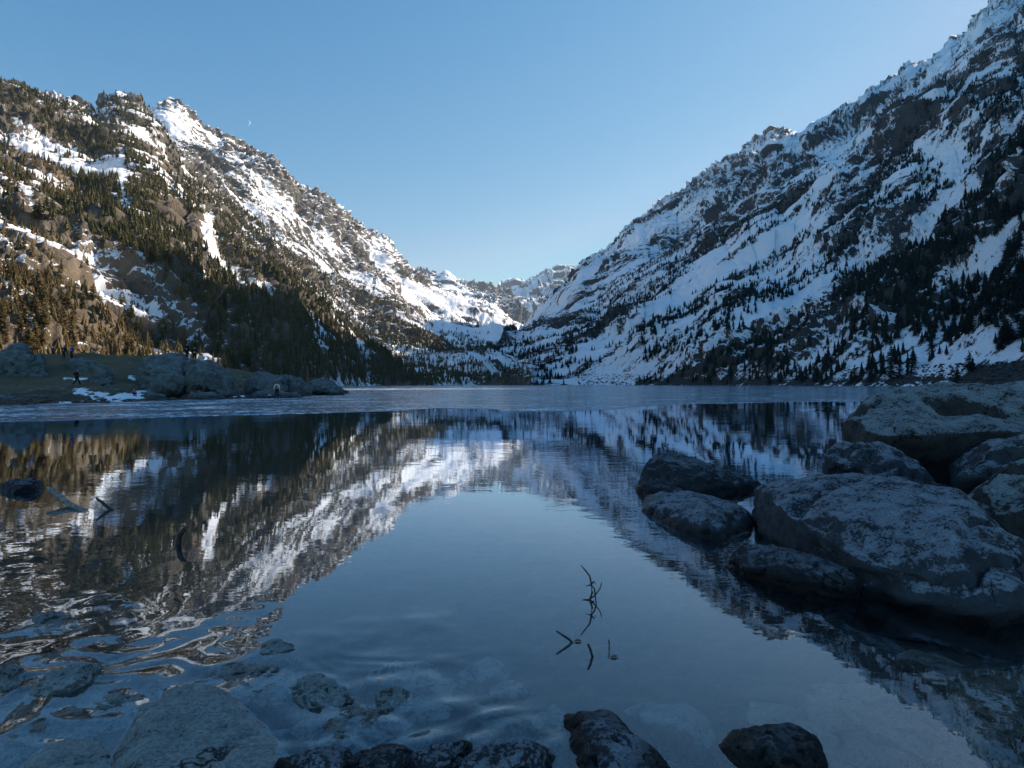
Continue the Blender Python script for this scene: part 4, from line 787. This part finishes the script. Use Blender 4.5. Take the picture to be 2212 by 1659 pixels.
def person(pos, rz, pose, H, jacket, trousers, label, hat=None, extra=None):
    """joints in metres for a 1.75 m adult, x right, y forward"""
    rt = empty("person", pos, rz); tag(rt, label, "person"); k = H / 1.75
    J = dict(pel=(0, 0, .95), chest=(0, 0, 1.25), neck=(0, 0, 1.48), head=(0, .01, 1.60), top=(0, 0, 1.70),
             shL=(-.18, 0, 1.42), elL=(-.26, -.02, 1.13), wrL=(-.26, .08, .90), shR=(.18, 0, 1.42), elR=(.26, -.02, 1.13), wrR=(.26, .08, .90),
             hipL=(-.10, 0, .92), knL=(-.11, .02, .50), anL=(-.11, -.02, .08), toL=(-.12, .16, .04), hipR=(.10, 0, .92), knR=(.11, .02, .50), anR=(.11, -.02, .08), toR=(.12, .16, .04))
    if pose == 'walk': J.update(knL=(-.1, .16, .52), anL=(-.1, .30, .10), toL=(-.1, .45, .10), knR=(.1, -.10, .50), anR=(.1, -.38, .14), toR=(.1, -.28, .04), elL=(-.25, -.14, 1.15), wrL=(-.25, -.10, .92), elR=(.25, .10, 1.15), wrR=(.25, .26, 1.0), chest=(0, .04, 1.25), neck=(0, .07, 1.48), head=(0, .10, 1.60), top=(0, .10, 1.70))
    if pose in ('sit', 'crouch'):
        hz = .12 if pose == 'sit' else .26
        J = {n: (x, y, z - .95 + hz) for n, (x, y, z) in J.items()}
        J.update(hipL=(-.10, 0, hz), hipR=(.10, 0, hz), knL=(-.14, .36, hz + .26), knR=(.14, .36, hz + .26), anL=(-.12, .42 if pose == 'sit' else .20, .07), anR=(.12, .42 if pose == 'sit' else .20, .07), toL=(-.12, .58 if pose == 'sit' else .36, .04), toR=(.12, .58 if pose == 'sit' else .36, .04))
        ln = .12 if pose == 'sit' else .22
        for q, fz in (('chest', .5), ('neck', 1), ('head', 1.25), ('top', 1.35), ('shL', .9), ('shR', .9)): x, y, z = J[q]; J[q] = (x, y + ln * fz, z - ln * fz * .4)
        J.update(elL=(-.24, .22, hz + .26), wrL=(-.14, .42, hz + .24), elR=(.24, .22, hz + .26), wrR=(.14, .42, hz + .22))
    def hand(w, el, base):
        w, el = Vector(w), Vector(el); d = (w - el).normalized(); side = d.cross(Vector((0, 1, .2))).normalized()
        js = [(w + d * .07, .028, .014)]; ed = [(base, base + 1)]
        for q in range(4):
            u = (q - 1.5) * .018; L = (.075, .085, .08, .06)[q]
            js += [(w + d * .10 + side * u, .009), (w + d * (.10 + L * .6) + side * u + Vector((0, .012, 0)), .008), (w + d * (.10 + L) + side * u + Vector((0, .028, 0)), .006)]
            b = base + 2 + q * 3; ed += [(base + 1, b), (b, b + 1), (b + 1, b + 2)]
        js += [(w + d * .05 - side * .038, .010), (w + d * .09 - side * .05 + Vector((0, .02, 0)), .008)]
        b = base + 14; ed += [(base + 1, b), (b, b + 1)]
        return js, ed
    names = ['pel', 'chest', 'neck', 'head', 'top', 'shL', 'elL', 'wrL', 'shR', 'elR', 'wrR', 'hipL', 'knL', 'anL', 'toL', 'hipR', 'knR', 'anR', 'toR']
    rad = dict(pel=.13, chest=.14, neck=.055, head=.10, top=.075, shL=.06, elL=.045, wrL=.03, shR=.06, elR=.045, wrR=.03, hipL=.09, knL=.06, anL=.045, toL=.04, hipR=.09, knR=.06, anR=.045, toR=.04)
    ix = {n: i for i, n in enumerate(names)}
    joints = [(J[n], rad[n]) for n in names]
    E = [(0, 1), (1, 2), (2, 3), (3, 4), (1, 5), (5, 6), (6, 7), (1, 8), (8, 9), (9, 10), (0, 11), (11, 12), (12, 13), (13, 14), (0, 15), (15, 16), (16, 17), (17, 18)]
    # hands: remap so each base index is the wrist
    for wname, ename in (('wrL', 'elL'), ('wrR', 'elR')):
        st = len(joints); js, ed = hand(J[wname], J[ename], 1000)
        joints += js
        for a, b in ed:
            f = lambda q: ix[wname] if q == 1000 else st + q - 1001
            E.append((f(a), f(b)))
    skinned("body", joints, E, M_skin, rt, k, 1)
    jn = ['pel', 'chest', 'neck', 'shL', 'elL', 'wrL', 'shR', 'elR', 'wrR']
    jr = dict(pel=.165, chest=.175, neck=.085, shL=.085, elL=.068, wrL=.05, shR=.085, elR=.068, wrR=.05)
    nk = Vector(J['neck']) * .85 + Vector(J['chest']) * .15
    jj = [(J[n] if n != 'neck' else nk, jr[n]) for n in jn]
    skinned("jacket", jj, [(0, 1), (1, 2), (1, 3), (3, 4), (4, 5), (1, 6), (6, 7), (7, 8)], jacket, rt, k, 1)
    tn = ['pel', 'hipL', 'knL', 'anL', 'hipR', 'knR', 'anR']; tr_ = dict(pel=.15, hipL=.11, knL=.08, anL=.065, hipR=.11, knR=.08, anR=.065)
    skinned("trousers", [(J[n], tr_[n]) for n in tn], [(0, 1), (1, 2), (2, 3), (0, 4), (4, 5), (5, 6)], trousers, rt, k, 1)
    hd = Vector(J['head']); tp = Vector(J['top'])
    skinned("hat" if hat else "hair", [(hd + Vector((0, -.035, .02)), .105), (tp + Vector((0, -.02, .01)), .09)], [(0, 1)], hat or M_hair, rt, k, 2)
    for s_ in (-1, 1):
        a, t = Vector(J['anL' if s_ < 0 else 'anR']), Vector(J['toL' if s_ < 0 else 'toR'])
        skinned("boot", [(a + Vector((0, -.03, -.02)), .055), (t, .045)], [(0, 1)], M_black, rt, k, 1)
    if extra: extra(rt, J, k)
    return rt
def backpack(mat):
    def f(rt, J, k):
        c = Vector(J['chest']); skinned("backpack", [(c + Vector((0, -.24, -.15)), .14, .09), (c + Vector((0, -.24, .15)), .13, .08)], [(0, 1)], mat, rt, k, 2)
    return f
def at(px, py, Y): return W(px, py, Y)
def at(px, py, Y):
    dg = bpy.context.evaluated_depsgraph_get(); x = (px - CX) / F * Y
    h = sc.ray_cast(dg, Vector((x, Y, 14)), Vector((0, 0, -1)))
    return (x, Y, h[1].z - .02) if h[0] else W(px, py, Y)
def on(px, Y, dz=0.):
    x = (px - CX) / F * Y; return (x, Y, ground_z(x, Y) + dz)
person(at(138, 771, 78), R(180), 'stand', 1.75, M_black, M_navy, "hiker in dark clothes standing beside the blue jacket on the grassy rise")
person(at(155, 771, 78), R(160), 'stand', 1.75, M_blue, M_black, "hiker in a bright blue jacket standing on the grassy rise", extra=backpack(M_blue))
person(at(166, 842, 62), R(-60), 'walk', 1.75, M_black, M_black, "lone person in black walking left across the snow patch on the grassy point", extra=backpack(M_black))
person(at(292, 866, 55.5), R(60), 'crouch', 1.1, M_pink, M_black, "small child in a pink jacket crouching at the waterline", hat=M_lav)
person(at(404, 777, 70), R(-20), 'stand', 1.8, M_black, M_black, "left of two people in black close together on top of the broad outcrop")
person(at(420, 777, 70), R(20), 'stand', 1.78, M_black, M_black, "right of two people in black close together on top of the broad outcrop")
person(at(438, 780, 68), R(40), 'sit', 1.7, M_lblue, M_white, "person in light blue sitting beside the two people in black on the outcrop")
person(at(598, 853, 63), R(15), 'stand', 1.75, M_white, M_black, "standing person in white jacket with a red backpack at the shore by the outcrop", extra=backpack(M_red))
person(at(584, 856, 62.5), R(150), 'crouch', 1.1, M_lav, M_navy, "small child in pale clothes crouching beside the person with the red backpack")

_k = np.argmin((SR['PX'] - 2084) ** 2 + (SR['PY'] - 797) ** 2 + 1e9 * (SR['g'] > .2)); _q = SR['P'].reshape(-1, 3)[_k]
person((_q[0], _q[1], _q[2] + .25), R(150), 'sit', 1.8, M_red, M_black, "tiny seated person in a red jacket on the far right bank above the largest boulder")

# ------------------------------------------------------------------ thin mountain air
def haze():
    bm = bmesh.new(); bmesh.ops.create_cube(bm, size=1)
    for v in bm.verts: v.co = Vector((v.co.x * 18800, v.co.y * 18800, -4.6 if v.co.z < 0 else 1350))
    me = bpy.data.meshes.new("haze"); bm.to_mesh(me); bm.free(); o = bpy.data.objects.new("haze", me); col.objects.link(o)
    m = bpy.data.materials.new("haze_air"); m.use_nodes = True; n = m.node_tree.nodes; l = m.node_tree.links; n.remove(n["Principled BSDF"])
    v = n.new("ShaderNodeVolumePrincipled"); v.inputs["Color"].default_value = (.72, .86, 1, 1); v.inputs["Density"].default_value = 5e-5; v.inputs["Anisotropy"].default_value = .2
    l.new(v.outputs[0], n["Material Output"].inputs["Volume"]); me.materials.append(m); tag(o, kind='stuff')
haze()

def moon():
    Yd = 14000.; c = Vector(W(535, 265, Yd)); r = 5.5 / F * Yd; n_ = 24; V = []; Fc = []
    for i in range(n_ + 1):
        a = -math.pi / 2 + math.pi * i / n_
        for dy in (-8, 8): V.append(c + Vector((r * math.cos(a), dy, r * math.sin(a)))); V.append(c + Vector((r * .78 * math.cos(a), dy, r * math.sin(a))))
    for i in range(n_):
        b = i * 4; q = b + 4
        Fc += [(b, b + 1, q + 1, q), (b + 2, q + 2, q + 3, b + 3), (b, q, q + 2, b + 2), (b + 1, b + 3, q + 3, q + 1)]
    m, n, l, p = newmat("moonlight"); p.inputs["Base Color"].default_value = (.6, .6, .6, 1); p.inputs["Emission Color"].default_value = (.8, .9, 1, 1); p.inputs["Emission Strength"].default_value = .16
    tag(npmesh("moon", [v[:] for v in V], Fc, m), "thin pale crescent moon in the blue sky above the left ridge", "moon")
moon()
